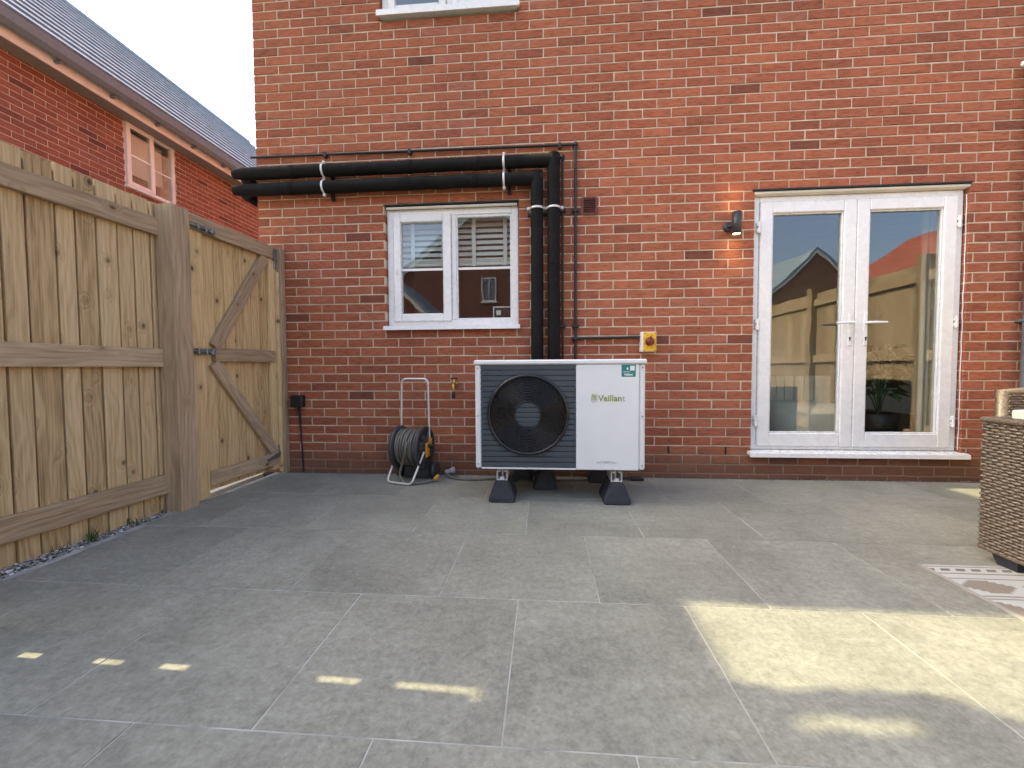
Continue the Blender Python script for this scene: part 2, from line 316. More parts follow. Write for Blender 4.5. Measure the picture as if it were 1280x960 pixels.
# ------------------------------------------------------------------ mesh helpers
def WM(o):
    b = o.matrix_basis.copy()
    return b if o.parent is None else WM(o.parent) @ o.matrix_parent_inverse @ b
def setpar(o, p):
    if p is not None:
        o.parent = p; o.matrix_parent_inverse = WM(p).inverted()
def tag(o, label=None, cat=None, group=None, kind=None):
    if label: o['label'] = label
    if cat: o['category'] = cat
    if group: o['group'] = group
    if kind: o['kind'] = kind
    return o
def thing(name, loc, label, cat, group=None):
    o = bpy.data.objects.new(name, None); o.location = loc; o.empty_display_size = .1; col.objects.link(o)
    return tag(o, label, cat, group)
class MB:
    def __init__(s): s.v = []; s.f = []; s.sm = []; s.tone = []
    def add(s, vs, fs, smooth=False):
        n = len(s.v); s.v += [tuple(v) for v in vs]
        for f in fs: s.f.append(tuple(i+n for i in f)); s.sm.append(smooth)
        return s
    def box(s, x0, x1, y0, y1, z0, z1, ch=0):
        if x1 < x0: x0, x1 = x1, x0
        if y1 < y0: y0, y1 = y1, y0
        if z1 < z0: z0, z1 = z1, z0
        if not ch:
            return s.add([(x0, y0, z0), (x1, y0, z0), (x1, y1, z0), (x0, y1, z0), (x0, y0, z1), (x1, y0, z1), (x1, y1, z1), (x0, y1, z1)],
                         [(0, 3, 2, 1), (4, 5, 6, 7), (0, 1, 5, 4), (1, 2, 6, 5), (2, 3, 7, 6), (3, 0, 4, 7)])
        ch = min(ch, (x1-x0)*.45, (y1-y0)*.45, (z1-z0)*.45)
        V = []; ix = {}
        for sx in (0, 1):
            for sy in (0, 1):
                for sz in (0, 1):
                    c = [(x0, x1)[sx], (y0, y1)[sy], (z0, z1)[sz]]; d = [(1, -1)[sx]*ch, (1, -1)[sy]*ch, (1, -1)[sz]*ch]
                    for a in range(3):
                        p = [c[k]+(0 if k == a else d[k]) for k in range(3)]
                        ix[sx, sy, sz, a] = len(V); V.append(p)
        F = []
        for a in range(3):
            b, c = (a+1) % 3, (a+2) % 3
            for sa in (0, 1):
                q = []
                for sb, s_c in ((0, 0), (1, 0), (1, 1), (0, 1)):
                    k = [0, 0, 0]; k[a] = sa; k[b] = sb; k[c] = s_c; q.append(ix[k[0], k[1], k[2], a])
                F.append(tuple(q) if sa else tuple(q[::-1]))
            for sb in (0, 1):
                for s_c in (0, 1):
                    q = []
                    for sa in (0, 1):
                        k = [0, 0, 0]; k[a] = sa; k[b] = sb; k[c] = s_c
                        pr = [ix[k[0], k[1], k[2], b], ix[k[0], k[1], k[2], c]]
                        q += pr if sa == 0 else pr[::-1]
                    F.append(tuple(q) if (sb ^ s_c) else tuple(q[::-1]))
        for sx in (0, 1):
            for sy in (0, 1):
                for sz in (0, 1):
                    q = tuple(ix[sx, sy, sz, a] for a in range(3)); F.append(q if (sx+sy+sz) % 2 else q[::-1])
        return s.add(V, F)
    def tube(s, pts, r, n=10, cap=True, closed=False):
        pts = [Vector(p) for p in pts]; m = len(pts); rr = r if isinstance(r, (list, tuple)) else [r]*m
        V = []; F = []; up = None
        for i, p in enumerate(pts):
            a = pts[(i-1) % m] if (closed or i) else p; c = pts[(i+1) % m] if (closed or i < m-1) else p
            d = (c-a).normalized()
            if up is None: up = Vector((0, 0, 1)) if abs(d.z) < .9 else Vector((1, 0, 0))
            e1 = (up-d*up.dot(d)).normalized(); up = e1; e2 = d.cross(e1)
            for k in range(n):
                t = 2*math.pi*k/n; V.append(p+(e1*math.cos(t)+e2*math.sin(t))*rr[i])
        for i in range(m if closed else m-1):
            j = (i+1) % m
            for k in range(n):
                l = (k+1) % n; F.append((i*n+k, i*n+l, j*n+l, j*n+k))
        s.add(V, F, True)
        if cap and not closed:
            s.add(V[:n], [tuple(range(n))[::-1]]); s.add(V[-n:], [tuple(range(n))])
        return s
    def lathe(s, prof, c, ax='y', n=24, smooth=True):
        """prof: (radius, offset along axis)"""
        c = Vector(c); A = {'x': Vector((1, 0, 0)), 'y': Vector((0, 1, 0)), 'z': Vector((0, 0, 1))}[ax] if isinstance(ax, str) else Vector(ax).normalized()
        e1 = Vector((0, 0, 1)) if abs(A.z) < .9 else Vector((1, 0, 0)); e1 = (e1-A*e1.dot(A)).normalized(); e2 = A.cross(e1)
        V = []; F = []
        for r, o in prof:
            for k in range(n):
                t = 2*math.pi*k/n; V.append(c+A*o+(e1*math.cos(t)+e2*math.sin(t))*max(r, 1e-5))
        for i in range(len(prof)-1):
            for k in range(n):
                l = (k+1) % n; F.append((i*n+k, i*n+l, (i+1)*n+l, (i+1)*n+k))
        return s.add(V, F, smooth)
    def prism(s, poly, d0, d1, plane='xz'):
        """poly in a plane, extruded along the third axis"""
        def P(a, b, d): return {'xz': (a, d, b), 'xy': (a, b, d), 'yz': (d, a, b)}[plane]
        n = len(poly)
        V = [P(a, b, d0) for a, b in poly]+[P(a, b, d1) for a, b in poly]
        F = [tuple(range(n)), tuple(range(2*n-1, n-1, -1))]+[(i, i+n, (i+1) % n+n, (i+1) % n) for i in range(n)]
        return s.add(V, F)
    def mesh(s, name, mat):
        me = bpy.data.meshes.new(name); me.from_pydata(s.v, [], s.f); me.materials.append(mat)
        me.polygons.foreach_set('use_smooth', s.sm)
        if s.tone:
            a = me.attributes.new('tone', 'FLOAT', 'POINT'); a.data.foreach_set('value', s.tone)
        me.update(); return me
    def build(s, name, mat, parent=None, fixn=False):
        me = s.mesh(name, mat)
        if fixn:
            import bmesh
            bm = bmesh.new(); bm.from_mesh(me); bmesh.ops.recalc_face_normals(bm, faces=bm.faces); bm.to_mesh(me); bm.free()
        o = bpy.data.objects.new(name, me); col.objects.link(o); setpar(o, parent); return o
def place(name, me, mat4, parent):
    o = bpy.data.objects.new(name, me); o.matrix_basis = mat4; col.objects.link(o); setpar(o, parent); return o
def box(name, parent, mat, *a, ch=0): return MB().box(*a, ch=ch).build(name, mat, parent)
_pl = {}
def plank(name, parent, mat, wd, th, L, m4, feather=False):
    """length along local z, width along x, thickness along y (front at y=0, going +y)"""
    key = (round(wd, 3), round(th, 3), round(L, 2), mat.name, feather)
    if key not in _pl:
        c = .003
        if feather: sec = [(0, th*.62), (wd-.004, .0), (wd, .004), (wd, th), (0, th)]
        else: sec = [(c, 0), (wd-c, 0), (wd, c), (wd, th-c), (wd-c, th), (c, th), (0, th-c), (0, c)]
        b = MB(); b.prism(sec, 0, L, 'xy'); me = b.mesh(name, mat)
        import bmesh
        bm = bmesh.new(); bm.from_mesh(me); bmesh.ops.recalc_face_normals(bm, faces=bm.faces); bm.to_mesh(me); bm.free()
        _pl[key] = me
    return place(name, _pl[key], m4, parent)
def axes(o, ex, ey, ez):
    ex, ey, ez, o = Vector(ex), Vector(ey), Vector(ez), Vector(o)
    return Matrix(((ex.x, ey.x, ez.x, o.x), (ex.y, ey.y, ez.y, o.y), (ex.z, ey.z, ez.z, o.z), (0, 0, 0, 1)))
def arc(c, e1, e2, r, a0, a1, n):
    c, e1, e2 = Vector(c), Vector(e1), Vector(e2)
    return [c+(e1*math.cos(a0+(a1-a0)*i/n)+e2*math.sin(a0+(a1-a0)*i/n))*r for i in range(n+1)]
def project(p):
    d = Vector(p)-CAM; z = d.dot(fw)
    return (640+FPX*d.dot(rv)/z, 480-FPX*d.dot(uv)/z, z) if z > .05 else None
def text_mesh(s, size, mat, bold=0):
    c = bpy.data.curves.new('lettering', 'FONT'); c.body = s; c.size = size; c.extrude = .0006; c.offset = bold; c.resolution_u = 3
    o = bpy.data.objects.new('lettering', c); col.objects.link(o)
    dg = bpy.context.evaluated_depsgraph_get(); me = bpy.data.meshes.new_from_object(o.evaluated_get(dg))
    bpy.data.objects.remove(o); bpy.data.curves.remove(c)
    me.materials.clear(); me.materials.append(mat); return me
def text_on_wall(name, s, size, mat, x, y, z, parent, width=None, bold=0):
    me = text_mesh(s, size, mat, bold)
    xs = [v.co.x for v in me.vertices]; k = 1 if not width else width/(max(xs)-min(xs))
    return place(name, me, axes((x-min(xs)*k, y, z), (k, 0, 0), (0, 0, 1), (0, -1, 0)), parent)

# ================================================================== SETTING
g = MB(); g.add([(-400, -400, -.06), (400, -400, -.06), (400, 400, -.06), (-400, 400, -.06)], [(0, 1, 2, 3)])
tag(g.build('ground', M['lawn']), kind='structure')
tag(box('path', None, M['path'], -3.4, .02, -12, 9, -.055, -.012), kind='structure')

# ---- patio: every slab its own piece, half bond, rows from the house wall
SX, SY, X0 = .62664, .62469, .48765
patio = box('patio', None, M['grout'], .13, 6.22, -6.25, -.05, -.05, -.0022)
tag(patio, kind='structure')
for j in range(10):
    y1 = -.00765-SY*j; y0 = y1-SY
    if j == 0: y1 = -.052
    off = X0+(SX*.5 if j % 2 == 0 else 0)-2*SX
    for i in range(14):
        a, b = off+SX*i, off+SX*(i+1)
        a, b = max(a, .135+.006*math.sin(j*3)), min(b, 6.215)
        if b-a < .05: continue
        q = .0022
        dz = random.uniform(-.0007, .0006)
        m = MB().box(a+q, b-q, y0+q, y1-q, -.02, dz, ch=.0016)
        for k, v in enumerate(m.v): m.v[k] = (v[0]-a, v[1]-y0, v[2])
        o = m.build('slab', M['slab']); o.location = (a, y0, 0); setpar(o, patio)

# ---- stones
def stones(name, n, fx, fz, smin, smax, lab, tones):
    m = MB(); base = [(1, 0, 0), (-1, 0, 0), (0, 1, 0), (0, -1, 0), (0, 0, 1), (0, 0, -1), (.6, .6, .6), (-.6, .6, .6), (.6, -.6, .6), (-.6, -.6, .6)]
    fc = [(0, 6, 8), (4, 8, 6), (2, 6, 0), (4, 6, 7), (2, 7, 6), (1, 7, 9), (4, 9, 7), (1, 2, 7), (3, 9, 8), (4, 8, 9), (0, 8, 3), (1, 9, 3), (5, 2, 1), (5, 0, 2), (5, 3, 0), (5, 1, 3)]
    for _ in range(n):
        x, y = fx(); s = random.uniform(smin, smax); a = random.uniform(0, 6.28); tn = min(1, max(0, random.gauss(*tones)))
        sx, sy, sz = s*random.uniform(.7, 1.3), s*random.uniform(.6, 1.1), s*random.uniform(.4, .8); z = fz()+sz*.4; V = []
        for p in base:
            px, py, pz = [c*random.uniform(.82, 1.15) for c in p]; px *= sx; py *= sy; pz *= sz
            V.append((x+px*math.cos(a)-py*math.sin(a), y+px*math.sin(a)+py*math.cos(a), z+pz))
        m.add(V, fc); m.tone += [tn]*len(V)
    return tag(m.build(name, M['stone'], fixn=True), lab, 'gravel', kind='stuff')
def fence_x(y): return .05+.06*(y+.98)
box_g = box('gravel_bed', None, M['soil'], -.25, .132, -6.2, -1.0, -.055, -.02); tag(box_g, kind='structure')
def gx():
    y = random.uniform(-3.2, -1.0); return random.uniform(fence_x(y)-.05, .131), y
stones('gravel', 3800, gx, lambda: random.uniform(-.025, -.006), .005, .0105, 'narrow strip of grey and white gravel along the foot of the fence', (.62, .27))
box_d = box('drainage_channel', None, M['darkdirt'], .0, 6.22, -.05, .02, -.055, -.012); tag(box_d, kind='structure')
stones('drain_gravel', 1500, lambda: (random.uniform(.2, 6.1), random.uniform(-.05, -.002)), lambda: random.uniform(-.018, -.006), .005, .010, 'dark gravel filling the drainage gap at the foot of the house wall', (.1, .13))
stones('wall_foot_gravel', 300, lambda: (random.uniform(.3, 2.0), -.05+random.gauss(0, .012)), lambda: 0, .002, .006, 'loose grit spilled along the patio edge by the hose reel', (.2, .15))
# weeds
def tuft(n, x, y, h, sp, mb):
    for _ in range(n):
        a = random.uniform(0, 6.28); l = h*random.uniform(.5, 1.1); bx, by = x+random.gauss(0, sp), y+random.gauss(0, sp); wd = .0025
        p = [Vector((bx, by, -.012)), Vector((bx+math.cos(a)*l*.25, by+math.sin(a)*l*.25, l*.6)), Vector((bx+math.cos(a)*l*.6, by+math.sin(a)*l*.6, l*.9))]
        sd = Vector((-math.sin(a), math.cos(a), 0))*wd
        mb.add([p[0]-sd, p[0]+sd, p[1]+sd*.8, p[1]-sd*.8, p[2]], [(0, 1, 2, 3), (3, 2, 4)])
for y, n, h in ((-1.47, 26, .06), (-1.24, 13, .045), (-1.60, 9, .035), (-1.06, 6, .025)):
    m = MB(); tuft(n, .07 if y > -1.5 else .05, y, h, .02, m)
    tag(m.build('weed', M['tree']), {-1.47: 'tall tuft of green weeds in the fence gravel', -1.24: 'smaller tuft of grass in the gravel between weeds and fence post', -1.60: 'low sparse weed in the gravel', -1.06: 'tiny sprig of grass in the gravel at the fence post'}[y], 'weed', 'weeds in the gravel strip')

# ================================================================== OUR HOUSE
HX1, HZ = 8.1, 5.05
house = thing('brick_house', (0, 0, 0), 'red brick house with white window and double doors behind the heat pump', 'house')
OPEN = [(1.128, 2.262, 1.23, 2.28), (4.128, 5.692, .18, 2.28), (1.115, 2.268, 3.78, 4.905)]
VENT = (2.775, 2.903, 2.13, 2.28)
def in_open(x, z, ops): return any(a < x < b and c < z < d for a, b, c, d in ops)
# mortar body with reveals
ops = [(a-.004, b+.004, c-.003, d+.003) for a, b, c, d in OPEN]
xs = sorted({.006, HX1, *[v for o in ops for v in o[:2]]}); zs = sorted({-.1, HZ, *[v for o in ops for v in o[2:]]})
mb = MB()
for i in range(len(xs)-1):
    for k in range(len(zs)-1):
        a, b, c, d = xs[i], xs[i+1], zs[k], zs[k+1]
        hole = in_open((a+b)/2, (c+d)/2, ops)
        if not hole:
            mb.add([(a, .0042, c), (b, .0042, c), (b, .0042, d), (a, .0042, d)], [(0, 1, 2, 3)])
            mb.add([(a, .30, c), (b, .30, c), (b, .30, d), (a, .30, d)], [(3, 2, 1, 0)])
        else:
            for (p, q, fx, fz) in (((a, c), (a, d), a-.01, (c+d)/2), ((b, d), (b, c), b+.01, (c+d)/2), ((b, c), (a, c), (a+b)/2, c-.01), ((a, d), (b, d), (a+b)/2, d+.01)):
                if not in_open(fx, fz, ops): mb.add([(p[0], .0042, p[1]), (q[0], .0042, q[1]), (q[0], .30, q[1]), (p[0], .30, p[1])], [(0, 1, 2, 3)])
mb.add([(.006, .006, -.1), (.006, .30, -.1), (.006, .30, HZ), (.006, .006, HZ)], [(3, 2, 1, 0)])
wall = mb.build('wall', M['mortar'], house)
# other walls of the house (never seen from the patio): texture only
mb = MB(); mb.box(.01, .30, .301, 8.3, -.1, HZ); side = mb.build('side_wall', M['far_y'], house)
mb = MB(); mb.box(HX1-.3, HX1, .301, 8.3, -.1, HZ); mb.build('side_wall', M['far_y'], house)
mb = MB(); mb.box(.301, 4.2, 8.0, 8.3, -.1, HZ); mb.box(6.8, HX1-.301, 8.0, 8.3, -.1, HZ); mb.box(4.2001, 6.7999, 8.0, 8.3, -.1, .5); mb.box(4.2001, 6.7999, 8.0, 8.3, 2.3, HZ); mb.build('back_wall', M['far_x'], house)
def brick_box(L, H, D, jit):
    c = .0028; j = lambda: random.uniform(-jit, jit)
    o = [(0, 0), (L, 0), (L, H), (0, H)]; o = [(x+j(), z+j()) for x, z in o]; y = random.uniform(-.0012, .0012)
    f = [(c, c), (L-c, c), (L-c, H-c), (c, H-c)]; f = [(x+j(), y+j()*.7, z+j()) for x, z in f]
    V = f+[(x, .003, z) for x, z in o]+[(x, D, z) for x, z in o]
    F = [(0, 1, 2, 3)]+[(i+4, (i+1) % 4+4, (i+1) % 4, i) for i in range(4)]+[(i+8, (i+1) % 4+8, (i+1) % 4+4, i+4) for i in range(4)]
    return V, F
BR = []
nc = int(HZ/.075)+1
for c in range(-1, nc):
    z0 = .03+.075*c+.005; H = .065
    if z0+H > HZ: break
    first = .1075 if c % 2 == 0 else .22
    js = [-.005]+[first+.225*n for n in range(0, 40)]
    for a, b in zip(js, js[1:]):
        a, b = a+.005, min(b-.005, HX1)
        if b-a < .03: continue
        segs = [(a, b, False, False)]
        for (p, q, s, t) in OPEN+[VENT]:
            if s-.01 < z0+H/2 < t+.01:
                ns = []
                for (m, n, dl, dr) in segs:
                    if n <= p or m >= q: ns.append((m, n, dl, dr)); continue
                    if m < p-.012: ns.append((m, p, dl, True))
                    if n > q+.012: ns.append((q, n, True, dr))
                segs = ns
        for m, n, dl, dr in segs:
            BR.append((m, n, z0, H, dl or dr or m < .01))
def vis(bk):
    m, n, z, H, d = bk
    p = project(((m+n)/2, 0, z+H/2))
    if p is None or not (0 < p[0] < 1280 and 0 < p[1] < 960): return -1
    if 590 < p[0] < 812 and 448 < p[1]: return -1
    if p[0] < 368 and p[1] > 300: return -1
    if p[0] > 1228 and p[1] > 488: return -1
    return (n-m)/p[2]**2
order = sorted(BR, key=vis, reverse=True)
_bm = {}
for k, (m, n, z, H, deep) in enumerate(order[:300]):
    key = (round(n-m, 3), deep, k % 9)
    if key not in _bm:
        b = MB(); b.add(*brick_box(n-m, H, .1 if deep else .03, .0016)); _bm[key] = b.mesh('brick', M['brick'])
    place('brick', _bm[key], Matrix.Translation((m, random.uniform(-.0015, .001), z)), wall)
b = MB()
for (m, n, z, H, deep) in order[300:]:
    V, F = brick_box(n-m, H, .1 if deep else .03, .0016); dy = random.uniform(-.0015, .001)
    b.add([(x+m, y+dy, zz+z) for x, y, zz in V], F)
o = b.build('brickwork', M['brick'], wall); o['kind'] = 'stuff'
# roof of our house
ro = MB(); ro.prism([(-.35, HZ+.05), (4.15, 8.15), (8.65, HZ+.05), (8.65, HZ+.15), (4.15, 8.27), (-.35, HZ+.15)], -.15, HX1+.15, 'yz')
roof = ro.build('roof', M['tile'], house, True)
box('fascia', roof, M['upvc'], -.15, HX1+.15, -.37, -.352, HZ-.08, HZ+.12)
box('soffit', roof, M['upvc'], -.15, HX1+.15, -.351, .0, HZ-.06, HZ-.045)
m = MB(); m.tube([(-.18, -.43, HZ+.02), (HX1+.18, -.43, HZ+.02)], .055, 12); m.build('gutter', M['gutter'], roof)
for xg in (0, HX1-.3):
    m = MB(); m.prism([(.301, HZ+.001), (7.999, HZ+.001), (4.15, 8.1)], xg+.005, xg+.295, 'yz'); m.build('gable', M['far_y'], house, True)
# drainpipe
dp = MB(); dp.tube([(6.075, -.06, .02), (6.075, -.06, 4.75), (6.075, -.12, 4.88), (6.075, -.40, 5.02)], .034, 14)
dpo = thing('drainpipe', (6.075, -.06, 0), 'dark grey drainpipe on the brick wall right of the double doors', 'drainpipe')
dp.build('pipe', M['gutter'], dpo)
for z in (1.22, 3.0):
    m = MB(); m.box(6.036, 6.114, -.096, -.0, z, z+.022, ch=.004); m.build('bracket', M['gutter'], dpo)

def frame(mb, x0, x1, z0, z1, wl, wr, wb, wt, y0, y1, ch=.004):
    mb.box(x0, x0+wl, y0, y1, z0, z1, ch=ch); mb.box(x1-wr, x1, y0, y1, z0, z1, ch=ch)
    mb.box(x0+wl+.0004, x1-wr-.0004, y0+.0008, y1-.0008, z0, z0+wb, ch=ch); mb.box(x0+wl+.0004, x1-wr-.0004, y0+.0008, y1-.0008, z1-wt, z1, ch=ch)
    return mb
def pane(parent, x0, x1, z0, z1, y):
    m = MB(); m.box(x0-.004, x1+.004, y, y+.004, z0-.004, z1+.004)
    return m.build('pane', M['glass'], parent)
# ---- kitchen window
wn = frame(MB(), 1.132, 2.258, 1.262, 2.248, .055, .058, .05, .055, .045, .115).build('window', M['upvc'], house)
wn['label'] = 'white two-light window with horizontal glazing bars and a slatted blind'
box('mullion', wn, M['upvc'], 1.690, 1.728, .0455, .1145, 1.313, 2.192, ch=.003)
frame(MB(), 1.190, 1.688, 1.300, 2.206, .062, .07, .066, .068, .026, .090, .006).build('sash', M['upvc'], wn)
pane(wn, 1.252, 1.618, 1.366, 2.138, .062)
box('glazing_bar', wn, M['upvc'], 1.252, 1.618, .054, .061, 1.733, 1.753)
frame(MB(), 1.7285, 2.1995, 1.3125, 2.1925, .012, .012, .012, .02, .052, .09, .003).build('bead', M['upvc'], wn)
pane(wn, 1.741, 2.187, 1.325, 2.172, .072)
box('glazing_bar', wn, M['upvc'], 1.741, 2.187, .064, .071, 1.735, 1.755)
s = MB(); s.prism([(.05, 1.262), (-.045, 1.256), (-.048, 1.222), (-.04, 1.222), (-.034, 1.238), (.05, 1.238)], 1.118, 2.272, 'yz'); s.build('sill', M['upvc'], wn, True)
m = MB(); m.tube([(1.14, .020, 2.252), (2.25, .020, 2.252)], .012, 10); m.box(1.14, 2.25, .022, .046, 2.2485, 2.262); m.build('head_trim', M['upvc_d'], wn)
box('lintel', wn, M['lintel'], 1.12, 2.27, -.004, .12, 2.2685, 2.2795)
box('handle_boss', wn, M['upvc'], 1.212, 1.226, .016, .0265, 1.70, 1.752, ch=.003)
# blind inside
bl = thing('venetian_blind', (1.7, .18, 1.85), 'white slatted blind half lowered behind the kitchen window', 'blind')
for k in range(8):
    z = 2.20-.05*k
    m = MB(); m.add([(1.16, .175, z-.018), (2.24, .175, z-.018), (2.24, .20, z+.02), (1.16, .20, z+.02), (1.16, .178, z-.0195), (2.24, .178, z-.0195), (2.24, .203, z+.0185), (1.16, .203, z+.0185)], [(0, 1, 2, 3), (7, 6, 5, 4), (0, 4, 5, 1), (1, 5, 6, 2), (2, 6, 7, 3), (3, 7, 4, 0)]); m.build('slat', M['blind'], bl)
box('bottom_rail', bl, M['blind'], 1.16, 2.24, .17, .205, 1.795, 1.825, ch=.005)
for k in range(3): box('stacked_slat', bl, M['blind'], 1.16, 2.24, .172, .204, 1.827+k*.009, 1.833+k*.009)
for x in (1.315, 1.59, 1.86, 2.135): box('tape', bl, M['blind'], x-.017, x+.017, .1655, .168, 1.79, 2.25)
box('head_rail', bl, M['blind'], 1.16, 2.24, .165, .215, 2.225, 2.28, ch=.005)
sg = thing('framed_sign', (2.12, .2, 1.30), 'small dark framed sign standing inside on the kitchen window sill', 'sign')
box('board', sg, M['black'], 2.03, 2.24, .20, .212, 1.30, 1.43); frame(MB(), 2.02, 2.25, 1.29, 1.44, .012, .012, .012, .012, .196, .216, .002).build('frame', M['upvc'], sg)
box('label_square', sg, M['print_w'], 2.05, 2.09, .1985, .1995, 1.365, 1.405)
# ---- upstairs window
un = frame(MB(), 1.119, 2.264, 3.838, 4.895, .055, .055, .05, .055, .045, .115).build('window', M['upvc'], house)
un['label'] = 'white upstairs window with one tilted light'
box('mullion', un, M['upvc'], 1.672, 1.71, .0455, .1145, 3.8885, 4.84, ch=.003)
frame(MB(), 1.175, 1.670, 3.875, 4.855, .062, .062, .05, .062, .026, .09, .006).build('sash', M['upvc'], un); pane(un, 1.237, 1.608, 3.925, 4.793, .06)
frame(MB(), 1.712, 2.208, 3.875, 4.855, .062, .062, .05, .062, .022, .088, .006).build('sash', M['upvc'], un); pane(un, 1.774, 2.146, 3.925, 4.793, .058)
s = MB(); s.prism([(.05, 3.838), (-.05, 3.832), (-.053, 3.785), (-.045, 3.785), (-.038, 3.81), (.05, 3.81)], 1.104, 2.28, 'yz'); s.build('sill', M['upvc'], un, True)
box('lintel', un, M['lintel'], 1.11, 2.275, -.004, .12, 4.896, 4.9045)
# ---- double doors
dr = frame(MB(), 4.134, 5.686, .225, 2.245, .05, .05, .045, .045, .04, .11).build('double_door', M['upvc'], house)
dr['label'] = 'white glazed double doors with lever handles'
for (a, b, hx, dirn) in ((4.186, 4.9095, 4.868, -1), (4.9115, 5.634, 4.985, 1)):
    lf = frame(MB(), a, b, .252, 2.198, .094, .094, .108, .088, .022, .088, .007).build('door_leaf', M['upvc'], dr)
    pane(lf, a+.094, b-.094, .36, 2.11, .056)
    frame(MB(), a+.0945, b-.0945, .3605, 2.1095, .010, .010, .010, .010, .036, .055, .003).build('glazing_bead', M['upvc'], lf)
    m = MB(); m.box(hx-.015, hx+.015, .012, .0222, 1.055, 1.315, ch=.005); m.build('handle_plate', M['upvc'], lf)
    m = MB(); m.tube([(hx, .015, 1.235), (hx, -.028, 1.235)], .010, 10); m.tube([(hx-.004*dirn, -.028, 1.235), (hx+.05*dirn, -.032, 1.235), (hx+.125*dirn, -.030, 1.233)], [.0105, .0095, .008], 10); m.build('handle', M['upvc'], lf)
    m = MB(); m.lathe([(.0, -.004), (.007, -.004), (.007, 0)], (hx, .0118, 1.118), 'y', 12); m.box(hx-.0035, hx+.0035, .0085, .0118, 1.096, 1.112); m.build('keyhole', M['black'], lf)
    ex = a-.012 if dirn < 0 else b+.012
    for z in (.46, 1.235, 2.0):
        m = MB(); m.tube([(ex, .018, z-.045), (ex, .018, z+.045)], .010, 10); m.box(ex-.016, ex+.016, .014, .0405, z-.038, z-.006, ch=.003); m.box(ex-.016, ex+.016, .014, .0405, z+.006, z+.038, ch=.003); m.build('hinge', M['upvc'], lf)
box('meeting_strip', dr, M['lintel'], 4.9097, 4.9113, .03, .09, .26, 2.19)
s = MB(); s.prism([(.10, .2245), (-.035, .216), (-.055, .21), (-.058, .178), (-.045, .178), (-.04, .192), (.10, .19)], 4.10, 5.715, 'yz'); s.build('threshold', M['upvc'], dr, True)
m = MB(); m.tube([(4.125, .012, 2.262), (5.70, .012, 2.262)], .014, 10); m.box(4.134, 5.686, .014, .042, 2.2455, 2.268); m.build('head_trim', M['upvc_d'], dr)
box('lintel', dr, M['lintel'], 4.11, 5.70, -.012, .10, 2.2765, 2.2875)
# sealant bead, uneven
m = MB(); m.tube([(5.689+random.uniform(-.003, .003), .02, .24+k*.07) for k in range(29)], .0035, 6); m.build('sealant', M['upvc'], dr)
m = MB(); m.tube([(4.131+random.uniform(-.003, .003), .02, .24+k*.07) for k in range(29)], .0035, 6); m.build('sealant', M['upvc'], dr)
# weep vents
for x in (4.205-.66, 3.545-.0):
    pass
for k, x in enumerate((3.4825, 3.9325)):
    m = MB(); m.box(x-.005, x+.005, -.002, .02, .188, .248); m.build('weep_vent', M['black'], house)
# ---- rooms behind the glass
def room(name, x0, x1, z0, z1, y1, hole=None):
    m = MB()
    m.add([(x0, .302, z0), (x0, y1, z0), (x0, y1, z1), (x0, .302, z1)], [(0, 1, 2, 3)]); m.add([(x1, .302, z0), (x1, y1, z0), (x1, y1, z1), (x1, .302, z1)], [(3, 2, 1, 0)])
    if hole:
        ha, hb, hc, hd = hole
        for p, q, u_, v_ in ((x0, ha, z0, z1), (hb, x1, z0, z1), (ha, hb, z0, hc), (ha, hb, hd, z1)): m.add([(p, y1, u_), (q, y1, u_), (q, y1, v_), (p, y1, v_)], [(3, 2, 1, 0)])
    else: m.add([(x0, y1, z0), (x1, y1, z0), (x1, y1, z1), (x0, y1, z1)], [(3, 2, 1, 0)])
    m.add([(x0, .302, z1), (x1, .302, z1), (x1, y1, z1), (x0, y1, z1)], [(0, 1, 2, 3)])
    tag(m.build(name, M['room']), kind='structure')
    tag(box(name+'_floor', None, M['roomfloor'], x0, x1, .302, y1, z0-.05, z0), kind='structure')
room('kitchen', .35, 3.2, .2, 2.55, 3.2); room('living_room', 3.3, 7.7, .2, 2.55, 7.6, (4.2, 6.8, .5, 2.3)); room('bedroom', .35, 3.2, 2.75, 5.0, 3.2)  # rear opening added to bring daylight into the living room
# cream pouf chair and plant seen through the doors
pf = thing('tub_chair', (4.92, .74, .2), 'rounded cream fabric tub chair inside behind the left door pane', 'chair')
m = MB(); m.lathe([(0, 0), (.33, 0), (.36, .06), (.37, .25), (.33, .34), (.2, .36), (0, .36)], (4.92, .74, .2), 'z', 28); m.build('seat', M['curtain'], pf)
for k in range(9):
    t0 = R(20+k*16); t1 = R(20+(k+1)*16); m = MB()
    P4 = []
    for t in (t0, t1-.02):
        for rr in (.40, .30):
            for z in (.2, .80): P4.append((4.92+rr*math.cos(t), .74+rr*math.sin(t), z))
    m.add(P4, [(0, 4, 5, 1), (2, 3, 7, 6), (1, 5, 7, 3), (0, 2, 6, 4), (0, 1, 3, 2), (4, 6, 7, 5)]); m.build('back_panel', M['curtain'], pf, True)
pp = thing('house_plant', (5.56, .62, .2), 'dark leafy house plant in a pot behind the right door pane', 'plant')
m = MB(); m.lathe([(0, 0), (.11, 0), (.15, .26), (.135, .26), (.12, .22), (0, .22)], (5.56, .62, .2), 'z', 20); m.build('pot', M['black'], pp)
m = MB(); st = MB()
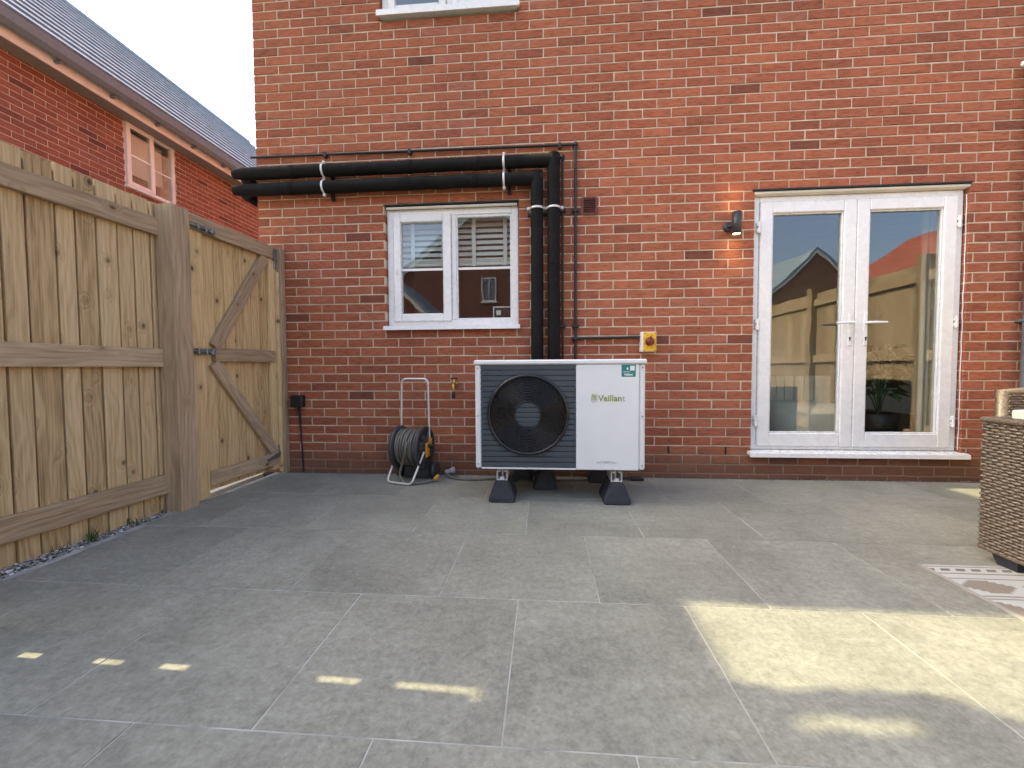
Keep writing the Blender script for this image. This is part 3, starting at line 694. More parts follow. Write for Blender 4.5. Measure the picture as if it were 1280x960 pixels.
for k in range(85):
    a = random.uniform(0, 6.28); hgt = random.uniform(.35, .95); rr = random.uniform(.06, .22); b0 = Vector((5.56+math.cos(a)*rr*.6, .62+math.sin(a)*rr*.6, .35+hgt*.75))
    d = Vector((math.cos(a)*.9, math.sin(a)*.9, random.uniform(-.5, .6))).normalized(); sd = d.cross(Vector((0, 0, 1))).normalized(); L = random.uniform(.1, .19); wd = L*.26
    m.add([b0, b0+d*L*.45+sd*wd+Vector((0, 0, .02)), b0+d*L-Vector((0, 0, .03)), b0+d*L*.45-sd*wd+Vector((0, 0, .02))], [(0, 1, 2), (0, 2, 3)])
    if k % 6 == 0: st.tube([(5.56, .62, .42), ((5.56+b0.x)/2, (.62+b0.y)/2, (.42+b0.z)/2+.05), b0], .005, 5)
m.build('foliage', M['leaf'], pp); st.build('stem', M['leaf'], pp)
ct = thing('curtain', (5.58, .33, .25), 'pale curtain hanging inside at the edge of the right door', 'curtain')
m = MB(); N = 40; pts = [(5.66+.3*i/N, .35+.025*math.sin(i*1.3)) for i in range(N+1)]
m.add([(x, y, .25) for x, y in pts]+[(x, y, 2.4) for x, y in pts], [(i, i+1, i+N+2, i+N+1) for i in range(N)], True); m.build('drape', M['curtain'], ct)

# ================================================================== NEIGHBOUR HOUSE (left)
NX, NY0, NY1, NZ = -3.4, -2.03, 7.6, 4.52
nb = thing('neighbour_house', (-3.4, 0, 0), 'neighbouring red brick house with grey tiled roof rising above the fence', 'house')
NW = (2.03, 2.86, 3.49, 4.44)
m = MB(); zb = (-.1, NW[2], NW[3], NZ); yb = (NY0, NW[0], NW[1], NY1)
for i in range(3):
    for k in range(3):
        if i == 1 and k == 1: continue
        m.box(NX-.3, NX-.006, yb[i], yb[i+1], zb[k], zb[k+1])
nwall = m.build('wall', M['mortar'], nb)
b = MB()
for c in range(14, 60):
    z0 = .03+.075*c+.005
    if z0+.065 > NZ: break
    for n in range(-12, 36):
        a = (.1075 if c % 2 == 0 else .22)+.225*n+.005; e = a+.215
        a, e = max(a, NY0), min(e, NY1)
        if e-a < .03: continue
        sg_ = [(a, e)]
        if NW[2]-.01 < z0+.03 < NW[3]: sg_ = [(p, q) for p, q in ((a, min(e, NW[0])), (max(a, NW[1]), e)) if q-p > .02]
        for p, q in sg_:
            V, F = brick_box(q-p, .065, .02, .001)
            b.add([(NX-y, x+p, zz+z0) for x, y, zz in V], F)
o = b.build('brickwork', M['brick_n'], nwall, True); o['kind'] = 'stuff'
m = MB(); m.box(NX-6.0, NX-.301, NY0, NY0+.3, -.1, NZ); m.box(NX-6.0, NX-.301, NY1-.3, NY1, -.1, NZ); m.build('side_wall', M['far_x'], nb)
m = MB(); m.box(NX-6.3, NX-6.001, NY0, NY1, -.1, NZ); m.build('back_wall', M['far_y'], nb)
# roof: eave edge x=-3.15 z=4.75, pitch 44, ridge x=-5.7
EX, EZ, RX, RZ = -3.13, 4.72, -5.7, 7.23
rt = MB(); rt.prism([(EX-.02, EZ-.06), (RX, RZ-.06), (2*RX-EX, EZ-.06), (2*RX-EX, EZ-.14), (RX, RZ-.16), (EX-.02, EZ-.14)], NY0, NY1, 'xz'); nroof = rt.build('roof', M['tile'], nb, True)
m = MB(); m.prism([(NX-.02, NZ), (NX-5.4, NZ), (RX, RZ-.2)], NY0, NY0+.25, 'xz'); m.build('gable', M['far_x'], nb, True)
m = MB(); m.prism([(NX-.02, NZ), (NX-5.4, NZ), (RX, RZ-.2)], NY1-.25, NY1, 'xz'); m.build('gable', M['far_x'], nb, True)
nrow = 13
sl = Vector((RX-EX, 0, RZ-EZ)); Ls = sl.length; sl.normalize(); nn = Vector((-sl.z, 0, sl.x)); nn = -nn if nn.z < 0 else nn
for side_ in (0, 1):
    for k in range(nrow):
        a = Ls*k/nrow-.02; e = Ls*(k+1)/nrow+.05
        P0 = Vector((EX, 0, EZ))+sl*a+nn*.013; P1 = Vector((EX, 0, EZ))+sl*min(e, Ls)-nn*.016
        q = [P0-nn*.045, P1-nn*.03, P1+nn*.0, P0+nn*.004]
        if side_: q = [Vector((2*RX-p.x, 0, p.z)) for p in q]
        m = MB(); m.prism([(p.x, p.z) for p in q], NY0-.03, NY1+.03+(.06 if k % 2 else 0), 'xz'); m.build('tile_course', M['tile'], nroof, True)
m = MB(); m.tube([(RX, NY0-.03, RZ-.06), (RX, NY1+.03, RZ-.06)], .075, 10); m.build('ridge', M['tile'], nroof)
# unseen box added to the roof so its shadow covers the patio
dm = MB(); dm.box(-5.6, -3.75, -1.60, .55, 5.2, 7.5); dmo = dm.build('shade_dormer', M['tile'], nroof)
box('shade_dormer_roof', dmo, M['gutter'], -5.7, -3.70, -1.606, .60, 7.501, 7.60)
frame(MB(), -1, .1, 5.95, 7.2, .06, .06, .06, .06, 0, .06).build('shade_dormer_window', M['upvc'], dmo).matrix_basis = Matrix(((0, -1, 0, -3.70), (1, 0, 0, -.1), (0, 0, 1, 0), (0, 0, 0, 1)))
fs = box('fascia', nroof, M['fascia'], EX-.055, EX-.03, NY0, NY1, 4.395, 4.585, ch=.003)
box('soffit', nroof, M['soffit'], NX+.001, EX-.0555, NY0, NY1, 4.40, 4.412)
gm = MB(); prof = [(-.055, .05), (-.05, -.02), (-.02, -.055), (.02, -.055), (.05, -.02), (.055, .05), (.045, .05), (.04, -.015), (.015, -.045), (-.015, -.045), (-.04, -.015), (-.045, .05)]
gm.prism([(EX+.045+a*1.25, 4.55+b_*1.4) for a, b_ in prof], NY0, NY1, 'xz'); gut = gm.build('gutter', M['gutter'], nroof, True)
for k in range(12):
    y = .42+k*.62; box('gutter_bracket', gut, M['gutter'], EX-.032, EX+.05, y-.015, y+.015, 4.445, 4.478)
# window of the neighbour house
fy = lambda mb: [mb.v.__setitem__(i, (NX-(v[1]), v[0], v[2])) for i, v in enumerate(mb.v)] and mb
nw = fy(frame(MB(), NW[0]+.004, NW[1]-.004, NW[2]+.02, NW[3]-.004, .05, .05, .05, .05, .02, .09)).build('window', M['fascia'], nb, True)
nw['label'] = 'white upstairs window with its left light tilted open'
fy(MB().box(2.455, 2.50, .0205, .0895, NW[2]+.0705, NW[3]-.0545)).build('mullion', M['fascia'], nw, True)
sh = fy(frame(MB(), NW[0]+.03, 2.475, NW[2]+.04, NW[3]-.03, .06, .06, .06, .06, -.012, .03)).build('sash', M['fascia'], nw, True)
fy(MB().box(2.12, 2.416, .005, .01, NW[2]+.10, NW[3]-.09)).build('pane', M['glass'], sh, True)
fy(MB().box(2.12, 2.416, -.004, .0045, 3.955, 3.975)).build('glazing_bar', M['upvc'], sh, True)
fy(MB().box(2.50, 2.81, .05, .055, NW[2]+.07, NW[3]-.054)).build('pane', M['glass'], nw, True)
fy(MB().box(2.50, 2.81, .042, .0495, 3.925, 3.945)).build('glazing_bar', M['upvc'], nw, True)
fy(MB().box(NW[0]-.02, NW[1]+.02, -.05, .05, NW[2]-.006, NW[2]+.0195)).build('sill', M['upvc'], nw, True)
fy(MB().box(NW[0]+.05, NW[1]-.05, .20, .21, NW[2]+.3, NW[3]-.05)).build('blind', M['blind'], nw, True)
fy(MB().box(NW[0]-.3, NW[1]+.3, .301, .9, NW[2]-.3, NW[3]+.05)).build('dark_room_box', M['core'], nw, True)  # dark-coloured box stands in for the dim room behind the glass

# ================================================================== LEFT FENCE AND GATE
FD = Vector((.06, 1, 0)).normalized(); FN = Vector((FD.y, -FD.x, 0))      # along the fence, out of its face
def fp(y, out=0, z=0): return Vector((fence_x(y), y, z))+FN*out
fence = thing('timber_fence', (fence_x(-2), -2, 0), 'close-boarded timber fence with three horizontal rails beside the gravel', 'fence')
edges = [-.889-.111]; ys = [-1.048, -1.146, -1.236, -1.342, -1.439, -1.524, -1.642, -1.731]
edges = [-.955]+ys
while edges[-1] > -2.12: edges.append(edges[-1]-random.uniform(.092, .108))
edges[-1] = -2.16
def board(y_hi, y_lo, h, mat, fence_, par, x_out=0, ez=0):
    # width runs towards -y; front face along the fence normal
    wdt = round(y_hi-y_lo-.009, 3)
    plank('cover_strip', par, mat, .05, .012, h-.03, axes(fp(y_hi+.025, x_out-.021, ez), -FD, -FN, (0, 0, 1)))
    return plank('board', par, mat, wdt, .019, h, axes(fp(y_hi-.0025, x_out, ez), -FD, -FN, (0, 0, 1)))
for a, e in zip(edges, edges[1:]):
    board(a, e, round(1.96+random.uniform(-.004, .004), 3), M['board'], fence, fence, random.uniform(-.003, .003), -.02)
def rail(y_hi, y_lo, z0, z1, out, par, mat, th=.038):
    L = (y_hi-y_lo)/FD.y
    return plank('rail', par, mat, z1-z0, th, round(L, 2), axes(fp(y_lo, out, z0), (0, 0, 1), -FN, FD))
for z0, z1 in ((1.733, 1.838), (.915, 1.03), (.112, .232)):
    rail(-1.02, -2.19, z0, z1, .040, fence, M['rail'])
def post(y, h, par, s=.105, out=.06):
    return plank('post', par, M['rail'], s, s, h, axes(fp(y, out, -.03), FD, -FN, (0, 0, 1)))
post(-1.027, 1.955, fence, .122, .135)
# panel joint beyond the left edge of the picture: packers added, spaced so the gaps throw dashes of sun
post(-2.388, 1.9, fence, .1, .055)

plank('end_batten', fence, M['rail'], .075, .05, 1.90, axes(fp(-2.19, .02, 0), -FD, -FN, (0, 0, 1)))
zz = [(0, .69), (.788, .912), (1.03, 1.10), (1.215, 1.52), (1.665, 1.715)]
for a, e in zz: plank('sun_gap_packer', fence, M['rail'], .030, .05, round(e-a, 3), axes(fp(-2.262, .02, a), -FD, -FN, (0, 0, 1)))
e2 = [-2.383]
while e2[-1] > -6.2: e2.append(e2[-1]-random.uniform(.095, .11))
for a, e in zip(e2, e2[1:]): board(a, e, 1.96, M['board'], fence, fence, 0, -.02)
for z0, z1 in ((1.715, 1.82), (.915, 1.03), (.115, .235)): rail(-2.41, -6.2, z0, z1, .040, fence, M['rail'])
post(-4.2, 1.95, fence)

GD = Vector((.055, 1, 0)).normalized(); GN = Vector((GD.y, -GD.x, 0))
def gp(y, out=0, z=0): return Vector((.145+.055*(y+.86), y, z))+GN*out
gate = thing('timber_gate', gp(-.45), 'ledged and braced timber gate between the fence post and the brick wall', 'gate')
box_b = plank('backing', gate, M['gateboard'], .80, .006, 1.86, axes(gp(-.062, -.0505, .05), -GD, -GN, (0, 0, 1)))
ge = [-.06, -.142, -.222, -.312, -.395, -.48, -.57, -.655, -.745, -.872]
for a, e in zip(ge, ge[1:]):
    plank('board', gate, M['gateboard'], round(a-e-.004, 3), .018, 1.875, axes(gp(a, -.032, .045), -GD, -GN, (0, 0, 1)))
def gm_(name, y_hi, y_lo, z0, z1, mat=M['rail'], out=0.0, th=.03):
    return plank(name, gate, mat, z1-z0, th, round((y_hi-y_lo)/GD.y, 3), axes(gp(y_lo, out, z0), (0, 0, 1), -GN, GD))
plank('stile', gate, M['gateboard'], .098, .03, 1.92, axes(gp(-.772, -.001, .012), -GD, -GN, (0, 0, 1)))
plank('stile', gate, M['gateboard'], .082, .03, 1.86, axes(gp(-.056, -.001, .045), -GD, -GN, (0, 0, 1)))
gm_('ledge', -.052, -.872, 1.825, 1.93, out=.012)
gm_('ledge', -.10, -.70, .955, 1.052, out=.008); gm_('ledge', -.052, -.772, .085, .185, out=.008)
def brace(y0, z0, y1, z1, wd):
    p, q = gp(y0, .004, z0), gp(y1, .004, z1); d = (q-p); L = d.length; d.normalize(); s = GN.cross(d)
    return plank('brace', gate, M['rail'], wd, .03, round(L, 2), axes(p-s*wd/2, s, -GN, d) if s.cross(-GN).dot(d) > 0 else axes(p+s*wd/2, -s, -GN, d))
brace(-.69, 1.055, -.17, 1.83, .085); brace(-.70, .945, -.115, .19, .085)
# metalwork
def strap(y0, y1, z, h0, h1, tilt=0):
    m = MB(); P = [gp(y0, .016, z-h0/2), gp(y1, .016, z+tilt-h1/2), gp(y1, .016, z+tilt+h1/2), gp(y0, .016, z+h0/2)]
    m.add(P+[p+GN*.004 for p in P], [(0, 1, 2, 3), (7, 6, 5, 4), (0, 4, 5, 1), (1, 5, 6, 2), (2, 6, 7, 3), (3, 7, 4, 0)]); return m
strap(-.04, -.235, .175, .055, .018, -.03).build('hinge', M['zinc'], gate, True)
strap(-.045, -.11, 1.86, .115, .09).build('hinge', M['zinc'], gate, True)
def bolt(y, z, tl):
    m = strap(y-.09, y+.09, z, .042, .042, tl); sl_ = tl/.18
    m.tube([gp(y-.125, .032, z-.035*sl_*1.0+tl*.5-.0), gp(y+.07, .032, z+tl*.9)], .008, 8)
    for d in (-.06, 0, .05):
        c = gp(y+d, .03, z+tl*.5+d*sl_); m.box(c.x-.014, c.x+.014, c.y-.008, c.y+.008, c.z-.02, c.z+.02, ch=.003)
    c = gp(y+.03, .05, z+tl*.5); m.tube([gp(y+.03, .03, z+tl*.5), gp(y+.03, .055, z+tl*.5-.02)], .006, 8)
    return m
bolt(-.775, 1.85, 0).build('bolt', M['zinc'], gate, True); bolt(-.80, 1.02, 0).build('latch', M['zinc'], gate, True)
gpst = thing('gate_post', (.21, -.03, 0), 'slim timber gate post fixed to the brick wall beside the gate', 'post')
plank('post', gpst, M['rail'], .05, .055, 1.93, axes((.187, -.060, 0), (1, 0, 0), (0, 1, 0), (0, 0, 1)))
plank('stop', gpst, M['gateboard'], .028, .022, 1.70, axes((.190, -.0825, .02), (1, 0, 0), (0, 1, 0), (0, 0, 1)))
box('hinge_pin', gpst, M['zinc'], .186, .200, -.088, -.0605, .13, .25, ch=.003); box('hinge_pin', gpst, M['zinc'], .186, .200, -.088, -.0605, 1.75, 1.90, ch=.003)

# ================================================================== PIPEWORK
def lagged(name, label, z, xr, yc, zb):
    t = thing(name, (xr, yc, zb), label, 'pipe'); r = .050
    hx = [(-.115, .9, z), (-.115, .06, z)]
    m = MB(); m.tube([(-.095, 1.6, z), (-.095, .0, z)], r, 16); m.build('side_run', M['lag'], t)
    m = MB(); pts = [(-.14, yc, z)]
    n = 26
    for i in range(1, n): x = -.14+(xr+.14)*i/n; pts.append((x, yc+random.uniform(-.0015, .0015), z+random.uniform(-.0025, .0025)))
    pts.append((xr+r, yc, z)); rr = [r*.6]+[r*random.uniform(.992, 1.006) for _ in pts[1:]]
    rr[0] = r*.72; m.tube(pts, rr, 18); m.build('horizontal_run', M['lag'], t)
    m = MB(); pv = [(xr+random.uniform(-.001, .001), yc-.002, z+r-.004-(z+r-.004-zb)*i/16) for i in range(17)]
    m.tube(pv, [r*1.01]+[r*random.uniform(.992, 1.006) for _ in pv[1:]], 18); m.build('vertical_run', M['lag'], t)
    for x in (.35, 1.35, 1.9):
        m = MB(); m.lathe([(r*1.005, -.03), (r*1.05, -.028), (r*1.05, .028), (r*1.005, .03)], (x+z*.13-.3, yc, z), 'x', 18); m.build('tape', M['lag'], t)
    for zt_ in (1.62, 1.25):
        m = MB(); m.lathe([(r*1.005, -.006), (r*1.035, -.004), (r*1.035, .004), (r*1.005, .006)], (xr, yc-.002, zt_+(z-2.4)*.8), 'z', 18); m.build('tape', M['lag'], t)
    return t
lp1 = lagged('lagged_pipe', 'upper thick black lagged pipe running over the window and down to the heat pump', 2.543, 2.549, -.085, .90)
lp2 = lagged('lagged_pipe', 'lower thick black lagged pipe below the other and over the window', 2.408, 2.415, -.085, .90)
def clip(x, z0, z1, horizontal, lab):
    t = thing('pipe_clip', (x, 0, z0), lab, 'clip', 'metal clips holding the lagged pipes')
    for z in ((2.408, 2.543) if horizontal else (0, 1)):
        c = Vector((x, -.085, z)) if horizontal else Vector(((2.415, 2.549)[z], -.086, z0)); e1, e2 = (Vector((0, 1, 0)), Vector((0, 0, 1))) if horizontal else (Vector((1, 0, 0)), Vector((0, 1, 0)))
        m = MB(); ax = 'x' if horizontal else 'z'
        m.lathe([(.0515, -.008), (.0545, -.008), (.0545, .008), (.0515, .008)], c, ax, 24); m.build('band', M['clip'], t)
        for sgn in (-1, 1):
            m = MB(); q = c+(e2 if horizontal else e1)*sgn*.066; m.box(q.x-.011, q.x+.011, q.y-.012, q.y+.012, q.z-.011, q.z+.011, ch=.003)
            m.lathe([(0, -.018), (.006, -.018), (.006, .0)], (q.x, q.y, q.z), 'y', 8); m.build('lug', M['clip'], t)
    if horizontal: box('backing_rail', t, M['black'], x+.025, x+.05, -.030, 0, 2.32, 2.62)
    else: box('backing_rail', t, M['black'], 2.34, 2.63, -.030, 0, z0-.035, z0-.012)
clip(.652, 2.34, 2.6, True, 'metal clip round both horizontal pipes near the house corner')
clip(2.153, 2.34, 2.6, True, 'metal clip round both horizontal pipes above the right end of the window')
clip(2.48, 2.168, 0, False, 'metal clip round both vertical pipes beside the window')
def conduit(name, label, pts, r=.0105, clips=(), elb=()):
    t = thing(name, pts[0], label, 'conduit'); m = MB()
    for a, b in zip(pts, pts[1:]): m.tube([a, b], r, 10)
    m.build('tube', M['black'], t)
    for p in elb:
        m = MB(); m.lathe([(0, -.02), (.016, -.02), (.019, -.012), (.019, .02)], p, 'y', 12); m.tube([(p[0]-.03, p[1], p[2]), (p[0]+.002, p[1], p[2])], .0145, 10); m.tube([(p[0], p[1], p[2]-.03), (p[0], p[1], p[2]+.002)], .0145, 10); m.build('elbow', M['black'], t)
    for p, v in clips:
        m = MB()
        if v: m.box(p[0]-.026, p[0]+.026, p[1]-.013, 0, p[2]-.012, p[2]+.012, ch=.003)
        else: m.box(p[0]-.012, p[0]+.012, p[1]-.013, 0, p[2]-.026, p[2]+.018, ch=.003)
        m.build('saddle', M['black'], t)
yc = -.022
conduit('conduit', 'thin black conduit running highest along the wall and down beside the vent', [(-.03, yc, 2.712), (2.726, yc, 2.690), (2.726, yc, .93)], clips=[((.63, yc, 2.707), 0), ((1.36, yc, 2.70), 0), ((2.60, yc, 2.691), 0), ((2.726, yc, 2.17), 1), ((2.726, yc, 1.235), 1)], elb=[(2.726, yc, 2.690), (2.726, yc, 1.135)])
conduit('conduit', 'thin black conduit close beside the lagged vertical pipe', [(2.45, -.03, 2.60), (2.622, -.03, 2.592), (2.622, -.03, .93)], r=.009, clips=[((2.622, -.03, 2.17), 1), ((2.622, -.03, 1.235), 1)], elb=[(2.622, -.03, 2.592)])
conduit('conduit', 'short thin black conduit running across to the yellow isolator switch', [(2.745, yc, 1.135), (3.245, yc, 1.140)])
iso = thing('isolator_switch', (3.30, 0, 1.02), 'yellow and white isolator switch with red knob on the brick wall', 'switch')
box('box', iso, M['upvc'], 3.243, 3.366, -.055, .0, 1.019, 1.180, ch=.005); box('plate', iso, M['yellow'], 3.262, 3.362, -.0605, -.0545, 1.023, 1.176, ch=.003)
m = MB(); m.lathe([(0, -.03), (.028, -.03), (.033, -.02), (.036, 0)], (3.312, -.0605, 1.102), 'y', 20); m.build('knob', M['redknob'], iso)
box('knob_grip', iso, M['redknob'], 3.305, 3.319, -.104, -.0895, 1.066, 1.142, ch=.004)
for a in range(8):
    t_ = R(a*45+22); m = MB(); m.lathe([(0, -.001), (.0035, -.001), (.0035, 0)], (3.312+.045*math.cos(t_), -.0605, 1.102+.052*math.sin(t_)), 'y', 6); m.build('mark', M['black'], iso)
for x in (3.27, 3.354):
    for z in (1.031, 1.168):
        m = MB(); m.lathe([(0, -.002), (.004, -.002), (.004, 0)], (x, -.0605, z), 'y', 8); m.build('screw', M['black'], iso)
vt = thing('wall_vent', (2.84, 0, 2.13), 'square terracotta plastic vent set in the brickwork', 'vent')
frame(MB(), 2.777, 2.901, 2.134, 2.276, .014, .014, .014, .014, -.016, .0, .003).build('frame', M['vent'], vt)
box('backing', vt, M['ventdark'], 2.785, 2.893, -.001, .003, 2.14, 2.27)
for k in range(8):
    z = 2.152+k*.0145; m = MB(); m.add([(2.7915, -.013, z), (2.8865, -.013, z), (2.8865, -.002, z+.009), (2.7915, -.002, z+.009), (2.7915, -.013, z+.002), (2.8865, -.013, z+.002), (2.8865, -.002, z+.011), (2.7915, -.002, z+.011)], [(0, 1, 2, 3), (7, 6, 5, 4), (0, 4, 5, 1), (1, 5, 6, 2), (2, 6, 7, 3), (3, 7, 4, 0)]); m.build('louvre', M['vent'], vt, True)
# wall lamp, lit up and down
wl = thing('wall_lamp', (3.95, 0, 2.0), 'dark grey cylinder wall lamp shining up and down beside the doors', 'lamp')
m = MB(); m.lathe([(.030, .0), (.034, .0), (.034, .168), (.030, .168), (.030, .15), (.030, .018), (.030, .0)], (3.955, -.085, 1.922), 'z', 24); m.build('shade', M['lampgrey'], wl)
m = MB(); m.lathe([(.0, -.022), (.03, -.022), (.038, -.016), (.038, 0)], (3.925, 0, 2.0), 'y', 20); m.tube([(3.925, -.02, 2.0), (3.95, -.06, 2.0)], .014, 10); m.build('wall_mount', M['lampgrey'], wl)
for z, zs in ((1.934, -1), (2.078, 1)):
    m = MB(); m.lathe([(0, zs*.004), (.029, zs*.004), (.029, -zs*.004), (0, -zs*.004)], (3.955, -.085, z), 'z', 20); m.build('bulb', M['bulb'], wl)
    ld = bpy.data.lights.new('lamp_beam', 'SPOT'); ld.energy = .65; ld.spot_size = R(96); ld.spot_blend = .9; ld.color = (1, .62, .26); ld.shadow_soft_size = .02
    lo = bpy.data.objects.new('lamp_beam', ld); lo.location = (3.955, -.085, z+zs*.012); lo.rotation_euler = (0 if zs < 0 else math.pi, 0, 0); col.objects.link(lo); setpar(lo, wl)
# small camera at the right edge
cc = thing('security_camera', (6.02, 0, 3.1), 'small white wall camera high on the brick wall above the drainpipe', 'camera')
m = MB(); m.lathe([(0, -.10), (.026, -.10), (.03, -.09), (.03, .04), (.022, .05), (0, .05)], (6.01, -.10, 3.10), (.2, 1, .25), 16); m.build('body', M['upvc'], cc); m = MB(); m.lathe([(0, -.02), (.022, -.02), (.024, 0)], (6.03, 0, 3.13), 'y', 14); m.tube([(6.03, -.01, 3.13), (6.015, -.07, 3.11)], .009, 8); m.build('mount', M['upvc'], cc)
# outdoor socket box and cable beside the gate
sb = thing('outdoor_socket', (.335, 0, .62), 'small black outdoor socket box with a cable beside the gate post', 'socket')
box('box', sb, M['black'], .283, .392, -.06, 0, .565, .672, ch=.008); m = MB(); m.tube([(.345, -.03, .568), (.347, -.022, .50), (.352, -.016, .3), (.362, -.014, .1), (.365, -.016, -.01)], [.016, .009, .006, .006, .006], 8); m.build('cable', M['black'], sb)
# outside tap
tp = thing('outside_tap', (1.715, 0, .765), 'brass outside tap on the brick wall between hose reel and heat pump', 'tap')
m = MB(); m.lathe([(0, -.006), (.02, -.006), (.022, 0)], (1.72, 0, .765), 'y', 14); m.tube([(1.72, 0, .765), (1.72, -.05, .765), (1.72, -.075, .758), (1.72, -.085, .735), (1.72, -.085, .70)], [.012, .013, .013, .012, .011], 12); m.build('body', M['brass'], tp)
m = MB(); m.lathe([(.014, 0), (.016, .012), (.010, .02), (.010, .035)], (1.72, -.05, .772), 'z', 12); m.build('bonnet', M['brass'], tp)
m = MB(); m.tube([(1.693, -.05, .812), (1.747, -.05, .812)], .007, 8); m.lathe([(0, 0), (.009, 0), (.009, .012), (0, .012)], (1.72, -.05, .806), 'z', 10); m.build('handle', M['black'], tp)
m = MB(); m.lathe([(.016, -.04), (.017, -.012), (.013, 0), (.011, .012)], (1.72, -.085, .69), 'z', 12); m.build('hose_connector', M['black'], tp)

# ================================================================== HEAT PUMP
hp = thing('heat_pump', (2.565, -.52, 0), 'white heat pump unit with dark louvred front and round fan grille', 'heat pump')
YF, YB = -.745, -.30; HXa, HXb, HZa, HZb = 2.014, 3.118, .226, .95
XL, XR, ZL, ZT = 2.052, 2.676, .236, .917       # louvre panel
cx, cz, RO = 2.362, .588, .256
# casing
m = MB(); m.box(HXa, HXb, YF+.05, YB, HZa, .918, ch=.012); body = m.build('casing', M['hpwhite'], hp)
m = MB(); m.box(XR+.001, 3.078, YF, YF+.051, HZa+.002, .9175, ch=.004); m.build('front_panel', M['hpwhite'], hp)
m = MB(); m.box(HXa, XL-.001, YF+.002, YF+.051, HZa+.004, .9175, ch=.008); m.build('corner_post', M['hpwhite'], hp)
m = MB(); m.box(3.0795, HXb, YF+.004, YF+.051, HZa+.004, .9175, ch=.010); m.build('corner_post', M['hpwhite'], hp)
m = MB(); m.box(HXa-.008, HXb+.008, YF-.010, YB+.004, .9185, HZb, ch=.008); m.build('lid', M['hpwhite'], hp)
m = MB(); m.box(XL, XR, YF+.004, YF+.05, HZa+.0, ZL-.0005, ch=.002); m.build('bottom_trim', M['hpwhite'], hp)
# louvre slats clipped round the fan opening
ns = 19; ph = (ZT-ZL)/ns
def slat_piece(mb, xa, xb, z0, z1):
    # xa, xb functions of z
    K = 4; V = []; 
    zs_ = [z0+(z1-z0)*k/K for k in range(K+1)]
    for z in zs_:
        f = (z-z0)/(z1-z0); y = YF+.002+.008*(1-f)
        a, e = xa(z), xb(z)
        V += [(a, y, z), (e, y, z), (a, YF+.045, z), (e, YF+.045, z)]
    F = []
    for k in range(K):
        o = 4*k; n = o+4
        F += [(o, o+1, n+1, n), (o+2, n+2, n+3, o+3), (o, n, n+2, o+2), (o+1, o+3, n+3, n+1)]
    F += [(0, 2, 3, 1), (4*K, 4*K+1, 4*K+3, 4*K+2)]
    mb.add(V, F)
half = lambda z, r: math.sqrt(max(r*r-(z-cz)**2, 0))
for k in range(ns):
    z0 = ZL+ph*k+.0035; z1 = ZL+ph*(k+1)-.0005; mb = MB()
    if z1 < cz-RO or z0 > cz+RO: slat_piece(mb, lambda z: XL, lambda z: XR, z0, z1)
    else:
        slat_piece(mb, lambda z: XL, lambda z: cx-half(z, RO), z0, z1); mb.build('slat', M['hpdark'], hp, True); mb = MB(); slat_piece(mb, lambda z: cx+half(z, RO), lambda z: XR, z0, z1)
    mb.build('slat', M['hpdark'], hp, True)
# panel behind the slats, with a round hole down to the fan well
mb = MB(); n = 64; sq = []
for k in range(n):
    t_ = 2*math.pi*(k+.5)/n; c_, s_ = math.cos(t_), math.sin(t_); f = min(((XR-cx) if c_ > 0 else (cx-XL))/max(abs(c_), 1e-6), ((ZT-cz) if s_ > 0 else (cz-ZL))/max(abs(s_), 1e-6))
    sq.append((cx+c_*f, YF+.03, cz+s_*f, cx+c_*RO, cz+s_*RO))
mb.add([q[:3] for q in sq]+[(q[3], YF+.03, q[4]) for q in sq], [(k, (k+1) % n, (k+1) % n+n, k+n) for k in range(n)]); mb.build('slat_backing', M['hpblack'], hp)
mb = MB(); mb.lathe([(RO+.012, -.004), (RO+.012, -.010), (RO-.004, -.014), (RO-.010, .0), (RO-.012, .047)], (cx, YF, cz), 'y', 64); mb.build('fan_surround', M['hpblack'], hp)
mb = MB(); mb.lathe([(RO+.006, .046), (0, .046)], (cx, YF, cz), 'y', 48); mb.build('fan_well', M['void'], hp)
fan = MB(); fan.lathe([(0, .012), (.06, .014), (.065, .044)], (cx, YF, cz), 'y', 24); fan = fan.build('fan', M['void'], hp)
for k in range(5):
    mb = MB(); V = []
    for i in range(7):
        rr = .06+(RO-.08)*i/6; t_ = R(72*k)+.25*i/6
        for dt, dy in ((-.30, .016), (.30, .040)): V.append((cx+rr*math.cos(t_+dt), YF+dy, cz+rr*math.sin(t_+dt)))
    mb.add(V, [(2*i, 2*i+2, 2*i+3, 2*i+1) for i in range(6)], True); mb.build('blade', M['void'], fan)
for k in range(16):
    rr = .088+(RO-.016-.088)*k/15; pts = [(cx+rr*math.cos(2*math.pi*i/56), YF-.006-.004*math.cos(k/15*3), cz+rr*math.sin(2*math.pi*i/56)) for i in range(56)]
    mb = MB(); mb.tube(pts, .0034 if k else .005, 6, closed=True); mb.build('grille_ring', M['hpblack'], hp)
for k in range(8):
    t_ = R(k*45+10); mb = MB(); mb.tube([(cx+.085*math.cos(t_), YF-.001, cz+.085*math.sin(t_)), (cx+(RO-.005)*math.cos(t_+.35), YF-.001, cz+(RO-.005)*math.sin(t_+.35))], .003, 6); mb.build('grille_spoke', M['hpblack'], hp)
